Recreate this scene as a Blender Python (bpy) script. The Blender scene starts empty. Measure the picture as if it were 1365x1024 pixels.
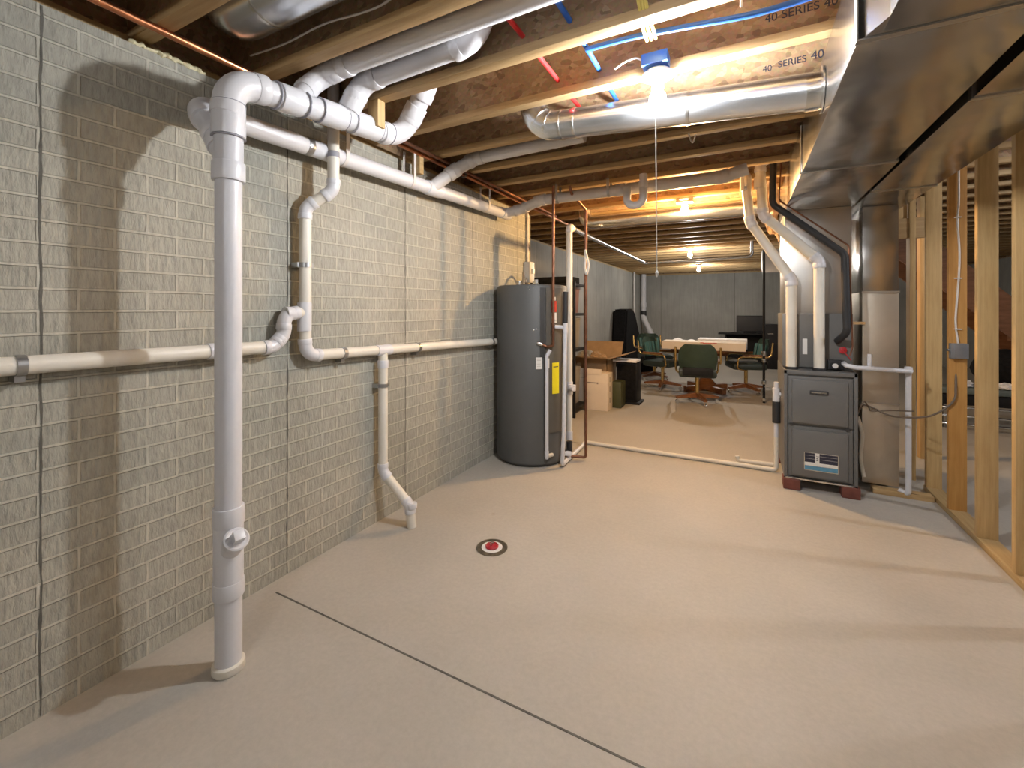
import bpy, bmesh, math, random
from mathutils import Vector, Matrix
random.seed(7)
C = bpy.context.scene.collection
PI = math.pi
ORG = {}

# ------------------------------------------------------------------ materials
def new_mat(name):
    m = bpy.data.materials.new(name); m.use_nodes = True
    nt = m.node_tree; b = nt.nodes['Principled BSDF']
    return m, nt, b
def N(nt, t, **kw):
    n = nt.nodes.new(t)
    for k, v in kw.items(): setattr(n, k, v)
    return n
def coords(nt, scale=(1,1,1), kind='Object'):
    tc = N(nt, 'ShaderNodeTexCoord'); mp = N(nt, 'ShaderNodeMapping')
    mp.inputs['Scale'].default_value = scale
    nt.links.new(tc.outputs[kind], mp.inputs['Vector'])
    return mp.outputs['Vector']
def noise(nt, vec, scale, detail=4, rough=.55):
    n = N(nt, 'ShaderNodeTexNoise'); n.inputs['Scale'].default_value = scale
    n.inputs['Detail'].default_value = detail; n.inputs['Roughness'].default_value = rough
    nt.links.new(vec, n.inputs['Vector']); return n
def ramp(nt, fac, stops):
    r = N(nt, 'ShaderNodeValToRGB'); el = r.color_ramp.elements
    while len(el) < len(stops): el.new(.5)
    for e, (p, c) in zip(el, stops):
        e.position = p; e.color = (c[0], c[1], c[2], 1)
    nt.links.new(fac, r.inputs['Fac']); return r
def mix(nt, fac, a, b, mode='MIX'):
    m = N(nt, 'ShaderNodeMix', data_type='RGBA', blend_type=mode)
    for s, v in ((m.inputs[0], fac), (m.inputs[6], a), (m.inputs[7], b)):
        if hasattr(v, 'node'): nt.links.new(v, s)
        elif isinstance(v, (int, float)): s.default_value = v
        else: s.default_value = (v[0], v[1], v[2], 1)
    return m.outputs[2]
def bump(nt, b, h, strength=.3, dist=.01, prev=None):
    n = N(nt, 'ShaderNodeBump'); n.inputs['Strength'].default_value = strength
    n.inputs['Distance'].default_value = dist
    nt.links.new(h, n.inputs['Height'])
    if prev is not None: nt.links.new(prev, n.inputs['Normal'])
    nt.links.new(n.outputs['Normal'], b.inputs['Normal']); return n.outputs['Normal']

def simple(name, col, rough=.5, metal=0, var=.12, nscale=6, spec=.5, bmp=0, bscale=40, stretch=(1,1,1)):
    m, nt, b = new_mat(name)
    v = coords(nt, stretch)
    n = noise(nt, v, nscale)
    d = tuple(c*(1-var) for c in col); l = tuple(min(1, c*(1+var)) for c in col)
    r = ramp(nt, n.outputs['Fac'], [(.3, d), (.7, l)])
    nt.links.new(r.outputs['Color'], b.inputs['Base Color'])
    b.inputs['Roughness'].default_value = rough; b.inputs['Metallic'].default_value = metal
    b.inputs['Specular IOR Level'].default_value = spec
    if bmp:
        n2 = noise(nt, v, bscale); bump(nt, b, n2.outputs['Fac'], bmp, .004)
    return m

M = {}
M['pvc'] = simple('pvc_white', (.63,.63,.66), .38, var=.04, nscale=5)
M['pvc_fit'] = simple('pvc_fitting', (.66,.66,.69), .32, var=.03, nscale=5)
M['pvc_warm'] = simple('pvc_warm_tint', (.72,.68,.60), .42, var=.06, nscale=5)  # white PVC with warm lamplight mixed into the colour; off-white for the collar
M['pvc_grey'] = simple('pvc_dull', (.62,.59,.57), .45, var=.05)
M['primer'] = simple('primer_line', (.30,.30,.34), .5, var=.1)
M['copper'] = simple('copper', (.62,.26,.13), .32, 1, var=.25, nscale=9)
M['copper_dull'] = simple('copper_dull', (.22,.10,.06), .42, .8, var=.3, nscale=12)
M['black'] = simple('black_paint', (.010,.010,.011), .55, var=.2, spec=.25)
M['rubber'] = simple('black_rubber', (.025,.025,.027), .6, var=.2)
M['fabric_black'] = simple('black_fabric', (.009,.009,.010), .9, var=.4, nscale=30, bmp=.3, spec=.15)
M['heater'] = simple('heater_grey', (.095,.096,.094), .5, 0, var=.06, nscale=3, spec=.4)
M['heater_dark'] = simple('heater_seam', (.045,.043,.042), .5, var=.1)
M['heater_panel'] = simple('heater_panel', (.10,.093,.08), .45, var=.08)
M['furn'] = simple('furnace_grey', (.150,.148,.142), .42, 0, var=.05, nscale=4)
M['furn_dark'] = simple('furnace_groove', (.04,.04,.042), .5, var=.08)
M['label_w'] = simple('label_white', (.78,.76,.72), .5, var=.03)
M['label_r'] = simple('label_red', (.62,.06,.04), .5, var=.1)
M['label_y'] = simple('label_yellow', (.80,.68,.02), .5, var=.04)
M['label_b'] = simple('label_blue', (.10,.28,.42), .4, var=.12, nscale=30)
M['ink'] = simple('ink_black', (.03,.03,.05), .7, var=.1)
M['ink_grey'] = simple('ink_grey', (.30,.24,.20), .7, var=.1)
M['brickblock'] = simple('brick_block', (.16,.05,.035), .8, var=.2, nscale=20, bmp=.3)
M['cardboard'] = simple('cardboard', (.36,.235,.125), .8, var=.1, nscale=12)
M['whitebox'] = simple('white_card', (.74,.64,.52), .7, var=.04)
M['paper'] = simple('paper', (.80,.80,.82), .7, var=.05)
M['olive'] = simple('olive_plastic', (.06,.065,.025), .5, var=.1)
M['vinyl'] = simple('green_vinyl', (.050,.082,.062), .5, var=.12, nscale=8)
M['vinyl_d'] = simple('dark_green_vinyl', (.022,.034,.030), .45, var=.12, nscale=8)
M['teal'] = simple('teal_vinyl', (.045,.13,.125), .5, var=.2, nscale=8)
M['brass'] = simple('brass', (.72,.50,.20), .25, 1, var=.1)
M['chrome'] = simple('chrome', (.70,.70,.68), .18, 1, var=.05)
M['steel'] = simple('steel_clamp', (.42,.42,.42), .35, .9, var=.15)
M['red_pex'] = simple('red_tube', (.62,.03,.03), .4, var=.05)
M['blue_pex'] = simple('blue_tube', (.03,.13,.48), .4, var=.05)
M['yellow_cable'] = simple('yellow_cable', (.75,.62,.18), .5, var=.05)
M['white_cable'] = simple('white_cable', (.66,.62,.56), .5, var=.05)
M['brown_cable'] = simple('brown_cable', (.16,.12,.085), .6, var=.1)
M['cord'] = simple('pull_cord', (.80,.80,.78), .6, var=.03)
M['porcelain'] = simple('white_porcelain', (.74,.74,.74), .3, var=.02)
M['foam'] = simple('yellow_foam', (.68,.62,.40), .8, var=.1, nscale=30, bmp=.5)
M['redplug'] = simple('red_plug', (.42,.02,.03), .35, var=.1)
M['boxgrey'] = simple('electric_box', (.30,.31,.33), .4, .6, var=.1)
M['panelgrey'] = simple('disconnect_grey', (.50,.50,.48), .45, .1, var=.04)
M['screen'] = simple('screen_black', (.008,.008,.009), .25, var=.1)
M['bin'] = simple('brown_bin', (.22,.11,.09), .45, var=.15)
M['bin_clear'] = simple('grey_bin', (.30,.28,.24), .45, var=.12)
M['benchpad'] = simple('bench_pad', (.10,.13,.13), .5, var=.1)

def wood_mat(name, c1, c2, stretch=(1.2,14,14), rough=.62, knots=True):
    m, nt, b = new_mat(name)
    v = coords(nt, stretch)
    n = noise(nt, v, 3.2, 5, .6)
    r = ramp(nt, n.outputs['Fac'], [(.28, c2), (.5, tuple((a+d)/2 for a, d in zip(c1, c2))), (.72, c1)])
    col = r.outputs['Color']
    if knots:
        v2 = coords(nt, tuple(1.5 if s < 3 else s*.25 for s in stretch))
        vo = N(nt, 'ShaderNodeTexVoronoi'); vo.inputs['Scale'].default_value = 2.1
        nt.links.new(v2, vo.inputs['Vector'])
        kr = ramp(nt, vo.outputs['Distance'], [(.03, (0,0,0)), (.11, (1,1,1))])
        col = mix(nt, kr.outputs['Color'], (c2[0]*.35, c2[1]*.3, c2[2]*.25), col)
    nt.links.new(col, b.inputs['Base Color'])
    b.inputs['Roughness'].default_value = rough
    bump(nt, b, n.outputs['Fac'], .15, .003)
    return m
M['pine_x'] = wood_mat('pine_flange', (.52,.36,.18), (.38,.24,.10), (1.0,16,16))
M['pine_z'] = wood_mat('pine_stud', (.62,.43,.20), (.46,.29,.115), (16,16,1.0))
M['pine_z_or'] = wood_mat('orange_stud', (.58,.31,.09), (.44,.21,.05), (16,16,1.0))
M['pine_y'] = wood_mat('pine_plate', (.50,.36,.18), (.36,.23,.09), (16,1.0,16))
M['stair'] = wood_mat('stair_wood', (.27,.13,.07), (.17,.08,.04), (1.5,10,10), knots=False)
M['tablewood'] = wood_mat('table_wood', (.24,.10,.035), (.15,.055,.02), (2,12,12), .35, knots=False)

def osb_mat(name, a, b_, c):
    m, nt, b = new_mat(name)
    v = coords(nt, (1,1,1))
    ds = noise(nt, v, 9, 3)
    dv = N(nt, 'ShaderNodeVectorMath', operation='MULTIPLY_ADD')
    nt.links.new(ds.outputs['Color'], dv.inputs[0]); dv.inputs[1].default_value = (.05,.05,.05)
    nt.links.new(v, dv.inputs[2])
    mp = N(nt, 'ShaderNodeMapping'); mp.inputs['Scale'].default_value = (26,40,40); mp.inputs['Rotation'].default_value = (0,.5,0)
    nt.links.new(dv.outputs[0], mp.inputs['Vector'])
    vo = N(nt, 'ShaderNodeTexVoronoi'); vo.inputs['Scale'].default_value = 1.0
    nt.links.new(mp.outputs[0], vo.inputs['Vector'])
    sp = N(nt, 'ShaderNodeSeparateColor'); nt.links.new(vo.outputs['Color'], sp.inputs[0])
    r = ramp(nt, sp.outputs[0], [(.0, c), (.25, b_), (.6, b_), (1., a)])
    n2 = noise(nt, v, 60, 3)
    col = mix(nt, .35, r.outputs['Color'], n2.outputs['Color'], 'OVERLAY')
    hs = N(nt, 'ShaderNodeHueSaturation'); nt.links.new(col, hs.inputs['Color']); hs.inputs['Saturation'].default_value = .95
    nt.links.new(hs.outputs[0], b.inputs['Base Color'])
    b.inputs['Roughness'].default_value = .7
    bump(nt, b, sp.outputs[1], .2, .002)
    return m
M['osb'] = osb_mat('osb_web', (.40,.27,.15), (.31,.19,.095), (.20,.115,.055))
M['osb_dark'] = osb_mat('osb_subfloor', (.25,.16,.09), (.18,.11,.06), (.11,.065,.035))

def metal_mat(name, col, rough, wav=.12, wscale=2.2):
    m, nt, b = new_mat(name)
    v = coords(nt, (1,1,1))
    n = noise(nt, v, 3.0, 3)
    r = ramp(nt, n.outputs['Fac'], [(.3, tuple(c*.88 for c in col)), (.7, tuple(min(1, c*1.08) for c in col))])
    nt.links.new(r.outputs['Color'], b.inputs['Base Color'])
    b.inputs['Metallic'].default_value = 1; b.inputs['Roughness'].default_value = rough
    n2 = noise(nt, v, wscale, 2); bump(nt, b, n2.outputs['Fac'], wav, .08)
    return m
M['galv'] = metal_mat('galvanised_duct', (.50,.485,.465), .22, .25)
M['galv_r'] = metal_mat('galvanised_round', (.72,.75,.79), .26, .06, 5)
M['galv_dull'] = metal_mat('galvanised_dull', (.56,.545,.52), .36, .1)

def bulb_mat(name, col, s):
    m, nt, b = new_mat(name)
    b.inputs['Base Color'].default_value = (1,1,1,1)
    b.inputs['Emission Color'].default_value = (*col, 1)
    b.inputs['Emission Strength'].default_value = s
    return m

def floor_mat():
    m, nt, b = new_mat('concrete_floor')
    v = coords(nt)
    n = noise(nt, v, 1.1, 6, .6)
    r = ramp(nt, n.outputs['Fac'], [(.25, (.375,.350,.305)), (.5, (.435,.403,.355)), (.75, (.485,.452,.40))])
    n2 = noise(nt, v, 45, 4, .7)
    r2 = ramp(nt, n2.outputs['Fac'], [(.35, (.94,.94,.94)), (.65, (1.03,1.03,1.03))])
    c = mix(nt, 1., r.outputs['Color'], r2.outputs['Color'], 'MULTIPLY')
    # scattered spots of dirt
    vo = N(nt, 'ShaderNodeTexVoronoi'); vo.inputs['Scale'].default_value = 2.1
    wv = N(nt, 'ShaderNodeVectorMath', operation='MULTIPLY_ADD')
    n3 = noise(nt, v, 14, 3); nt.links.new(n3.outputs['Color'], wv.inputs[0])
    wv.inputs[1].default_value = (.10,.10,.1); nt.links.new(v, wv.inputs[2])
    nt.links.new(wv.outputs[0], vo.inputs['Vector'])
    kr = ramp(nt, vo.outputs['Distance'], [(.0, (1,1,1)), (.055, (0,0,0))])
    c = mix(nt, kr.outputs['Color'], c, (.36,.30,.23))
    nt.links.new(c, b.inputs['Base Color'])
    rr = ramp(nt, n.outputs['Fac'], [(.3, (.5,.5,.5)), (.7, (.7,.7,.7))])
    nt.links.new(rr.outputs['Color'], b.inputs['Roughness'])
    b.inputs['Specular IOR Level'].default_value = .35
    bump(nt, b, n2.outputs['Fac'], .12, .003)
    return m
M['floor'] = floor_mat()

def brick_wall_mat():
    m, nt, b = new_mat('brick_pattern_concrete')
    tc = N(nt, 'ShaderNodeTexCoord')
    sx = N(nt, 'ShaderNodeSeparateXYZ'); nt.links.new(tc.outputs['Object'], sx.inputs[0])
    cb = N(nt, 'ShaderNodeCombineXYZ')
    nt.links.new(sx.outputs['Y'], cb.inputs['X']); nt.links.new(sx.outputs['Z'], cb.inputs['Y'])
    # slightly wobbly mortar lines
    nz = noise(nt, tc.outputs['Object'], 14, 3)
    wv = N(nt, 'ShaderNodeVectorMath', operation='MULTIPLY_ADD')
    nt.links.new(nz.outputs['Color'], wv.inputs[0]); wv.inputs[1].default_value = (.007,.004,0)
    nt.links.new(cb.outputs[0], wv.inputs[2])
    mp = N(nt, 'ShaderNodeMapping'); mp.inputs['Location'].default_value = (.049,.012,0)
    nt.links.new(wv.outputs[0], mp.inputs['Vector'])
    br = N(nt, 'ShaderNodeTexBrick'); br.offset = .5
    br.inputs['Scale'].default_value = 1; br.inputs['Brick Width'].default_value = .2025
    br.inputs['Row Height'].default_value = .0765; br.inputs['Mortar Size'].default_value = .0060
    br.inputs['Mortar Smooth'].default_value = .4
    br.inputs['Color1'].default_value = (.400,.388,.338,1); br.inputs['Color2'].default_value = (.355,.348,.306,1)
    br.inputs['Mortar'].default_value = (.495,.478,.415,1)
    nt.links.new(mp.outputs[0], br.inputs['Vector'])
    # raked vertical grain in each brick
    v = N(nt, 'ShaderNodeMapping'); v.inputs['Scale'].default_value = (1,46,12)
    nt.links.new(tc.outputs['Object'], v.inputs['Vector'])
    n = noise(nt, v.outputs[0], 1.35, 3, .6)
    big = noise(nt, tc.outputs['Object'], .9, 4)
    bc = ramp(nt, big.outputs['Fac'], [(.3, (.88,.90,.90)), (.7, (1.10,1.06,1.02))])
    fine = ramp(nt, n.outputs['Fac'], [(.34, (.83,.83,.82)), (.58, (1.03,1.03,1.02))])
    c = mix(nt, 1., br.outputs['Color'], bc.outputs['Color'], 'MULTIPLY')
    c = mix(nt, .9, c, fine.outputs['Color'], 'MULTIPLY')
    nt.links.new(c, b.inputs['Base Color']); b.inputs['Roughness'].default_value = .85
    b.inputs['Specular IOR Level'].default_value = .25
    h = mix(nt, br.outputs['Fac'], n.outputs['Color'], (.95,.95,.95))
    bump(nt, b, h, .95, .012)
    return m
M['brickwall'] = brick_wall_mat()

def plain_concrete(name, col):
    m, nt, b = new_mat(name)
    v = coords(nt)
    n = noise(nt, v, 1.4, 5)
    v2 = coords(nt, (14,14,1.0)); n2 = noise(nt, v2, 1.5, 4)
    r = ramp(nt, n.outputs['Fac'], [(.3, tuple(c*.85 for c in col)), (.7, tuple(c*1.12 for c in col))])
    r2 = ramp(nt, n2.outputs['Fac'], [(.3, (.9,.9,.9)), (.7, (1.06,1.06,1.06))])
    c = mix(nt, 1., r.outputs['Color'], r2.outputs['Color'], 'MULTIPLY')
    nt.links.new(c, b.inputs['Base Color']); b.inputs['Roughness'].default_value = .8
    n3 = noise(nt, v, 50, 3); bump(nt, b, n3.outputs['Fac'], .15, .004)
    return m
M['concrete'] = plain_concrete('grey_concrete', (.33,.325,.30))
M['joint'] = simple('joint_dark', (.11,.105,.09), .9, var=.3, nscale=40)

# ------------------------------------------------------------------ mesh helpers
def bm_new(): return bmesh.new()
def box(bm, x0, x1, y0, y1, z0, z1, bev=0, mtx=None):
    vs = [bm.verts.new(p) for p in [(x0,y0,z0),(x1,y0,z0),(x1,y1,z0),(x0,y1,z0),(x0,y0,z1),(x1,y0,z1),(x1,y1,z1),(x0,y1,z1)]]
    fs = [bm.faces.new([vs[i] for i in f]) for f in [(3,2,1,0),(4,5,6,7),(0,1,5,4),(1,2,6,5),(2,3,7,6),(3,0,4,7)]]
    if bev:
        es = list({e for f in fs for e in f.edges})
        r = bmesh.ops.bevel(bm, geom=es, offset=bev, segments=2, affect='EDGES', profile=.6)
        vs = list({v for f in r['faces'] for v in f.verts} | {v for v in vs if v.is_valid})
    if mtx is not None: bmesh.ops.transform(bm, matrix=mtx, verts=[v for v in vs if v.is_valid])
    return bm
def frame_path(pts):
    n = len(pts); T = []
    for i in range(n):
        a = pts[max(i-1,0)]; b = pts[min(i+1,n-1)]
        T.append((b-a).normalized())
    up = Vector((0,0,1)) if abs(T[0].z) < .9 else Vector((1,0,0))
    U = [(up - T[0]*up.dot(T[0])).normalized()]
    for i in range(1, n):
        q = T[i-1].rotation_difference(T[i]); u = q @ U[-1]
        U.append((u - T[i]*u.dot(T[i])).normalized())
    return T, U
def tube(bm, pts, r, seg=20, cap=True, rads=None, inner=None):
    pts = [Vector(p) for p in pts]
    T, U = frame_path(pts); rings = []
    for i, p in enumerate(pts):
        rr = rads[i] if rads else r
        B = T[i].cross(U[i])
        rings.append([bm.verts.new(p + (U[i]*math.cos(2*PI*k/seg) + B*math.sin(2*PI*k/seg))*rr) for k in range(seg)])
    for a, b in zip(rings, rings[1:]):
        for k in range(seg):
            f = bm.faces.new([a[k], a[(k+1)%seg], b[(k+1)%seg], b[k]]); f.smooth = True
    if cap:
        bm.faces.new(rings[0][::-1]); bm.faces.new(rings[-1])
    return bm
def arc_corner(a, p, b, R, n=8):
    a, p, b = Vector(a), Vector(p), Vector(b)
    d1 = (a-p).normalized(); d2 = (b-p).normalized()
    ang = d1.angle(d2); L = R/math.tan(ang/2)
    L = min(L, (a-p).length*.49, (b-p).length*.49); R = L*math.tan(ang/2)
    c = p + (d1+d2).normalized()*(R/math.sin(ang/2))
    s = p+d1*L - c; e = p+d2*L - c
    out = []
    tot = s.angle(e); ax = s.cross(e).normalized()
    for i in range(n+1):
        out.append(c + Matrix.Rotation(tot*i/n, 3, ax) @ s)
    return out
def rounded(pts, R, n=8):
    pts = [Vector(p) for p in pts]
    out = [pts[0]]
    for i in range(1, len(pts)-1):
        out += arc_corner(pts[i-1], pts[i], pts[i+1], R, n)
    out.append(pts[-1]); return out
def smooth_path(pts, n=8):
    pts = [Vector(p) for p in pts]; out = []
    P = [pts[0]] + pts + [pts[-1]]
    for i in range(1, len(P)-2):
        p0,p1,p2,p3 = P[i-1:i+3]
        for k in range(n):
            t = k/n
            out.append(.5*((2*p1)+(p2-p0)*t+(2*p0-5*p1+4*p2-p3)*t*t+(3*p1-p0-3*p2+p3)*t**3))
    out.append(pts[-1]); return out
def lathe(bm, prof, base=(0,0,0), axis=(0,0,1), seg=32):
    ax = Vector(axis).normalized(); up = Vector((0,0,1)) if abs(ax.z) < .9 else Vector((1,0,0))
    u = (up-ax*up.dot(ax)).normalized(); w = ax.cross(u); base = Vector(base); rings = []
    for r, z in prof:
        rings.append([bm.verts.new(base+ax*z+(u*math.cos(2*PI*k/seg)+w*math.sin(2*PI*k/seg))*max(r,1e-4)) for k in range(seg)])
    for a, b in zip(rings, rings[1:]):
        for k in range(seg):
            f = bm.faces.new([a[k], a[(k+1)%seg], b[(k+1)%seg], b[k]]); f.smooth = True
    bm.faces.new(rings[0][::-1]); bm.faces.new(rings[-1]); return bm
def prism(bm, poly, axis, a, b):
    def P(p, t):
        return {'x': (t,p[0],p[1]), 'y': (p[0],t,p[1]), 'z': (p[0],p[1],t)}[axis]
    A = [bm.verts.new(P(p,a)) for p in poly]; B = [bm.verts.new(P(p,b)) for p in poly]
    n = len(poly)
    bm.faces.new(A[::-1]); bm.faces.new(B)
    for i in range(n): bm.faces.new([A[i], A[(i+1)%n], B[(i+1)%n], B[i]])
    return bm

def obj(name, bm, mat, parent=None, autosmooth=True):
    bmesh.ops.recalc_face_normals(bm, faces=bm.faces)
    if parent is not None and parent.name in ORG:
        off = ORG[parent.name]
        bmesh.ops.translate(bm, vec=-off, verts=bm.verts)
    me = bpy.data.meshes.new(name); bm.to_mesh(me); bm.free()
    o = bpy.data.objects.new(name, me); C.objects.link(o)
    me.materials.append(mat)
    if autosmooth:
        me.shade_smooth(); me.set_sharp_from_angle(angle=math.radians(38))
    if parent is not None:
        o.parent = parent
        if parent.name in ORG: ORG[o.name] = ORG[parent.name]
    return o
def tag(o, label, cat, group=None):
    o['label'] = label; o['category'] = cat
    if group: o['group'] = group
    return o
def thing(name, label, cat, loc=(0,0,0), group=None):
    o = bpy.data.objects.new(name, None); C.objects.link(o); o.location = loc
    o.empty_display_size = .1
    ORG[o.name] = Vector(loc); return tag(o, label, cat, group)
def struct(name, bm, mat, smooth=False):
    o = obj(name, bm, mat, None, smooth); o['kind'] = 'structure'; return o
def dup(root, loc, rz=0, label=None, group=None, scale=None):
    r = root.copy(); C.objects.link(r); r.location = loc; r.rotation_euler = (0,0,rz)
    if scale: r.scale = scale
    if label: r['label'] = label
    if group: r['group'] = group
    for ch in list(root.children):
        c = ch.copy(); C.objects.link(c); c.parent = r
        for g in list(ch.children):
            d = g.copy(); C.objects.link(d); d.parent = c
    return r
def text(name, s, size, loc, rot, mat, parent, ext=.0005, sx=1):
    cu = bpy.data.curves.new(name, 'FONT'); cu.body = s; cu.size = size; cu.extrude = ext
    cu.align_x = 'CENTER'; cu.align_y = 'CENTER'
    t = bpy.data.objects.new(name, cu); C.objects.link(t)
    dg = bpy.context.evaluated_depsgraph_get(); dg.update()
    me = bpy.data.meshes.new_from_object(t.evaluated_get(dg))
    bpy.data.objects.remove(t); bpy.data.curves.remove(cu)
    mt = Matrix.Translation(Vector(loc) - (ORG[parent.name] if parent.name in ORG else Vector())) @ rot.to_4x4() @ Matrix.Diagonal((sx,1,1,1))
    me.transform(mt); me.materials.clear(); me.materials.append(mat)
    o = bpy.data.objects.new(name, me); C.objects.link(o); o.parent = parent
    return o
FRONT = Matrix.Rotation(PI/2, 3, 'X')      # text lying in XZ, read from -Y side

# plumbing: straight sections, elbows with hubs, couplings
def hub(bm, p, d, r, L, k=1.14):
    p = Vector(p); d = Vector(d).normalized()
    tube(bm, [p, p+d*L*.06, p+d*L*.94, p+d*L], r*k, rads=[r*k*.975, r*k, r*k, r*k*.975])
def pvc(parent, pts, r, R=None, mat='pvc', fit='pvc_fit', elbows=True, part='pipe'):
    pts = [Vector(p) for p in pts]; R = R or r*2.2
    ends = []
    segs = [pts[0]]
    for i in range(1, len(pts)-1):
        arc = arc_corner(pts[i-1], pts[i], pts[i+1], R)
        if elbows:
            bm = bm_new(); tube(bm, arc, r*1.10)
            d0 = (arc[0]-arc[1]).normalized(); d1 = (arc[-1]-arc[-2]).normalized()
            L = r*.95
            hub(bm, arc[0]-d0*.002, d0, r, L, 1.17); hub(bm, arc[-1]-d1*.002, d1, r, L, 1.17)
            obj('elbow', bm, M[fit], parent)
        segs += [arc[0], arc[-1]]
    segs.append(pts[-1])
    if elbows:
        for a, b in zip(segs[::2], segs[1::2]):
            if (b-a).length > .01:
                bm = bm_new(); tube(bm, [a, b], r); obj(part, bm, M[mat], parent)
    else:
        bm = bm_new(); tube(bm, rounded(pts, R), r); obj(part, bm, M[mat], parent)
def coupling(parent, p, d, r, L, mat='pvc_fit', name='coupling', k=1.16):
    bm = bm_new(); p = Vector(p); d = Vector(d).normalized(); hub(bm, p-d*L/2, d, r, L, k)
    return obj(name, bm, M[mat], parent)
def strap(parent, p, top, r, w=.022, axis='y', name='strap', mat='steel'):
    """U strap round a pipe lying along axis y, legs rising to z=top"""
    p = Vector(p); rr = r+.003
    path = []
    for i in range(9):
        a = PI + PI*i/8
        path.append((math.cos(a)*rr, math.sin(a)*rr))
    path = [(-rr, top-p.z)] + path + [(rr, top-p.z)]
    bm = bm_new()
    for a, b in zip(path, path[1:]):
        for s in (1,):
            q = []
            for (u, v) in (a, b):
                for t in (-w/2, w/2):
                    q.append((p.x+(u if axis=='y' else t), p.y+(t if axis=='y' else u), p.z+v))
            vs = [bm.verts.new(x) for x in q]; bm.faces.new([vs[0],vs[1],vs[3],vs[2]])
    bmesh.ops.remove_doubles(bm, verts=bm.verts, dist=1e-5)
    bmesh.ops.solidify(bm, geom=bm.faces[:], thickness=.002)
    return obj(name, bm, M[mat], parent)
def wall_clamp(parent, p, r, vertical, wallx):
    """steel strap clamp round a pipe held off the left wall"""
    p = Vector(p); bm = bm_new()
    d = Vector((0,0,1)) if vertical else Vector((0,1,0))
    tube(bm, [p-d*.012, p+d*.012], r*1.12, 20)
    if vertical: box(bm, wallx, p.x, p.y-r*1.5, p.y-r*.9, p.z-.012, p.z+.012); box(bm, wallx, p.x+.01, p.y+r*.9, p.y+r*1.5, p.z-.012, p.z+.012)
    else:
        box(bm, wallx, p.x, p.y-.012, p.y+.012, p.z-r*1.8, p.z-r*.9)
    return obj('pipe_clamp', bm, M['steel'], parent)

# ------------------------------------------------------------------ the setting
WX = -2.088; RX = -2.81; BY = 13.95; TOP = 2.395; JB = 2.433; JT = 2.735; EX = 4.6; NY = -2.6
struct('floor', box(bm_new(), -3.1, EX+.3, NY-.3, BY+.3, -.12, 0), M['floor'])
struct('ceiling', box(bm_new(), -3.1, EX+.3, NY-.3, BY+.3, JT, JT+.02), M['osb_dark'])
struct('wall_left', box(bm_new(), WX-.25, WX, NY, 4.373, 0, TOP), M['brickwall'])
struct('wall_left_return', box(bm_new(), RX-.25, WX-.25, 4.12, 4.373, 0, TOP), M['concrete'])
struct('wall_left_rear', box(bm_new(), RX-.25, RX, 4.373, BY, 0, TOP), M['concrete'])
struct('wall_back', box(bm_new(), RX-.25, EX+.25, BY, BY+.25, 0, TOP), M['concrete'])
struct('wall_right', box(bm_new(), EX, EX+.25, NY, BY, 0, TOP), M['concrete'])
struct('wall_near', box(bm_new(), RX-.25, EX+.25, NY-.25, NY, 0, TOP), M['concrete'])
# sill plates, rim boards
bm = bm_new(); box(bm, WX-.24, WX-.03, NY, 4.36, TOP, JB); struct('trim_1', bm, M['pine_y'])
bm = bm_new(); box(bm, RX-.24, RX-.03, 4.36, BY, TOP, JB); struct('trim_2', bm, M['pine_y'])
bm = bm_new(); box(bm, RX-.2, EX+.2, BY+.03, BY+.2, TOP, JB); struct('trim_3', bm, M['pine_y'])
bm = bm_new(); box(bm, WX-.24, WX-.14, NY, 4.373, JB, JT); struct('trim_4', bm, M['osb'])
bm = bm_new(); box(bm, RX-.24, RX-.14, 4.25, BY, JB, JT); struct('trim_5', bm, M['osb'])
bm = bm_new(); box(bm, RX-.24, EX+.2, BY+.05, BY+.08, JB, JT); struct('trim_6', bm, M['osb'])
bm = bm_new(); box(bm, EX+.1, EX+.13, NY, BY, TOP, JT); struct('trim_7', bm, M['osb'])
bm = bm_new(); box(bm, RX-.24, EX+.2, NY-.1, NY-.07, TOP, JT); struct('trim_8', bm, M['osb'])
bm = bm_new(); box(bm, RX-.24, WX-.14, 4.25, 4.28, JB, JT); struct('trim_9', bm, M['osb'])
# panel joints of the poured brick-pattern wall
def crack(bm, y, z0, z1, x=WX, w=.0055, j=.0018):
    n = 60; L = []; Rr = []
    off = 0
    for i in range(n+1):
        z = z0+(z1-z0)*i/n; off = off*.6+random.uniform(-j, j); ww = w*random.uniform(.4, 1.3)
        L.append(bm.verts.new((x+.0012, y+off-ww, z))); Rr.append(bm.verts.new((x+.0012, y+off+ww, z)))
    for i in range(n): bm.faces.new([L[i], Rr[i], Rr[i+1], L[i+1]])
bm = bm_new()
for y, w in ((.561,.0034),(1.46,.0034),(2.351,.0036),(3.209,.0036),(4.05,.003),(-.34,.005),(-1.24,.005)): crack(bm, y, .005, TOP-.005, w=w)
struct('trim_10', bm, M['joint'])
bm = bm_new()
y = 4.9
while y < BY-.2: crack(bm, y, .005, TOP, x=RX, w=.004, j=.001); y += .61
struct('trim_11', bm, M['joint'])
bm = bm_new()
for x in (-2.25,-.25,1.6,3.0):
    n = 1; box(bm, x-.005, x+.005, BY-.0015, BY+.01, 0, TOP)
struct('trim_12', bm, M['joint'])
# saw cuts in the slab
bm = bm_new(); box(bm, -2.0, EX-.3, 1.336, 1.3435, -.001, .0012); struct('trim_13', bm, M['joint'])
bm = bm_new(); box(bm, -2.3, .2, 4.385, 4.389, -.001, .001, mtx=Matrix.Rotation(math.radians(4), 4, 'Z') @ Matrix.Translation((.31,-.0,0))); struct('trim_14', bm, M['joint'])

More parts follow.
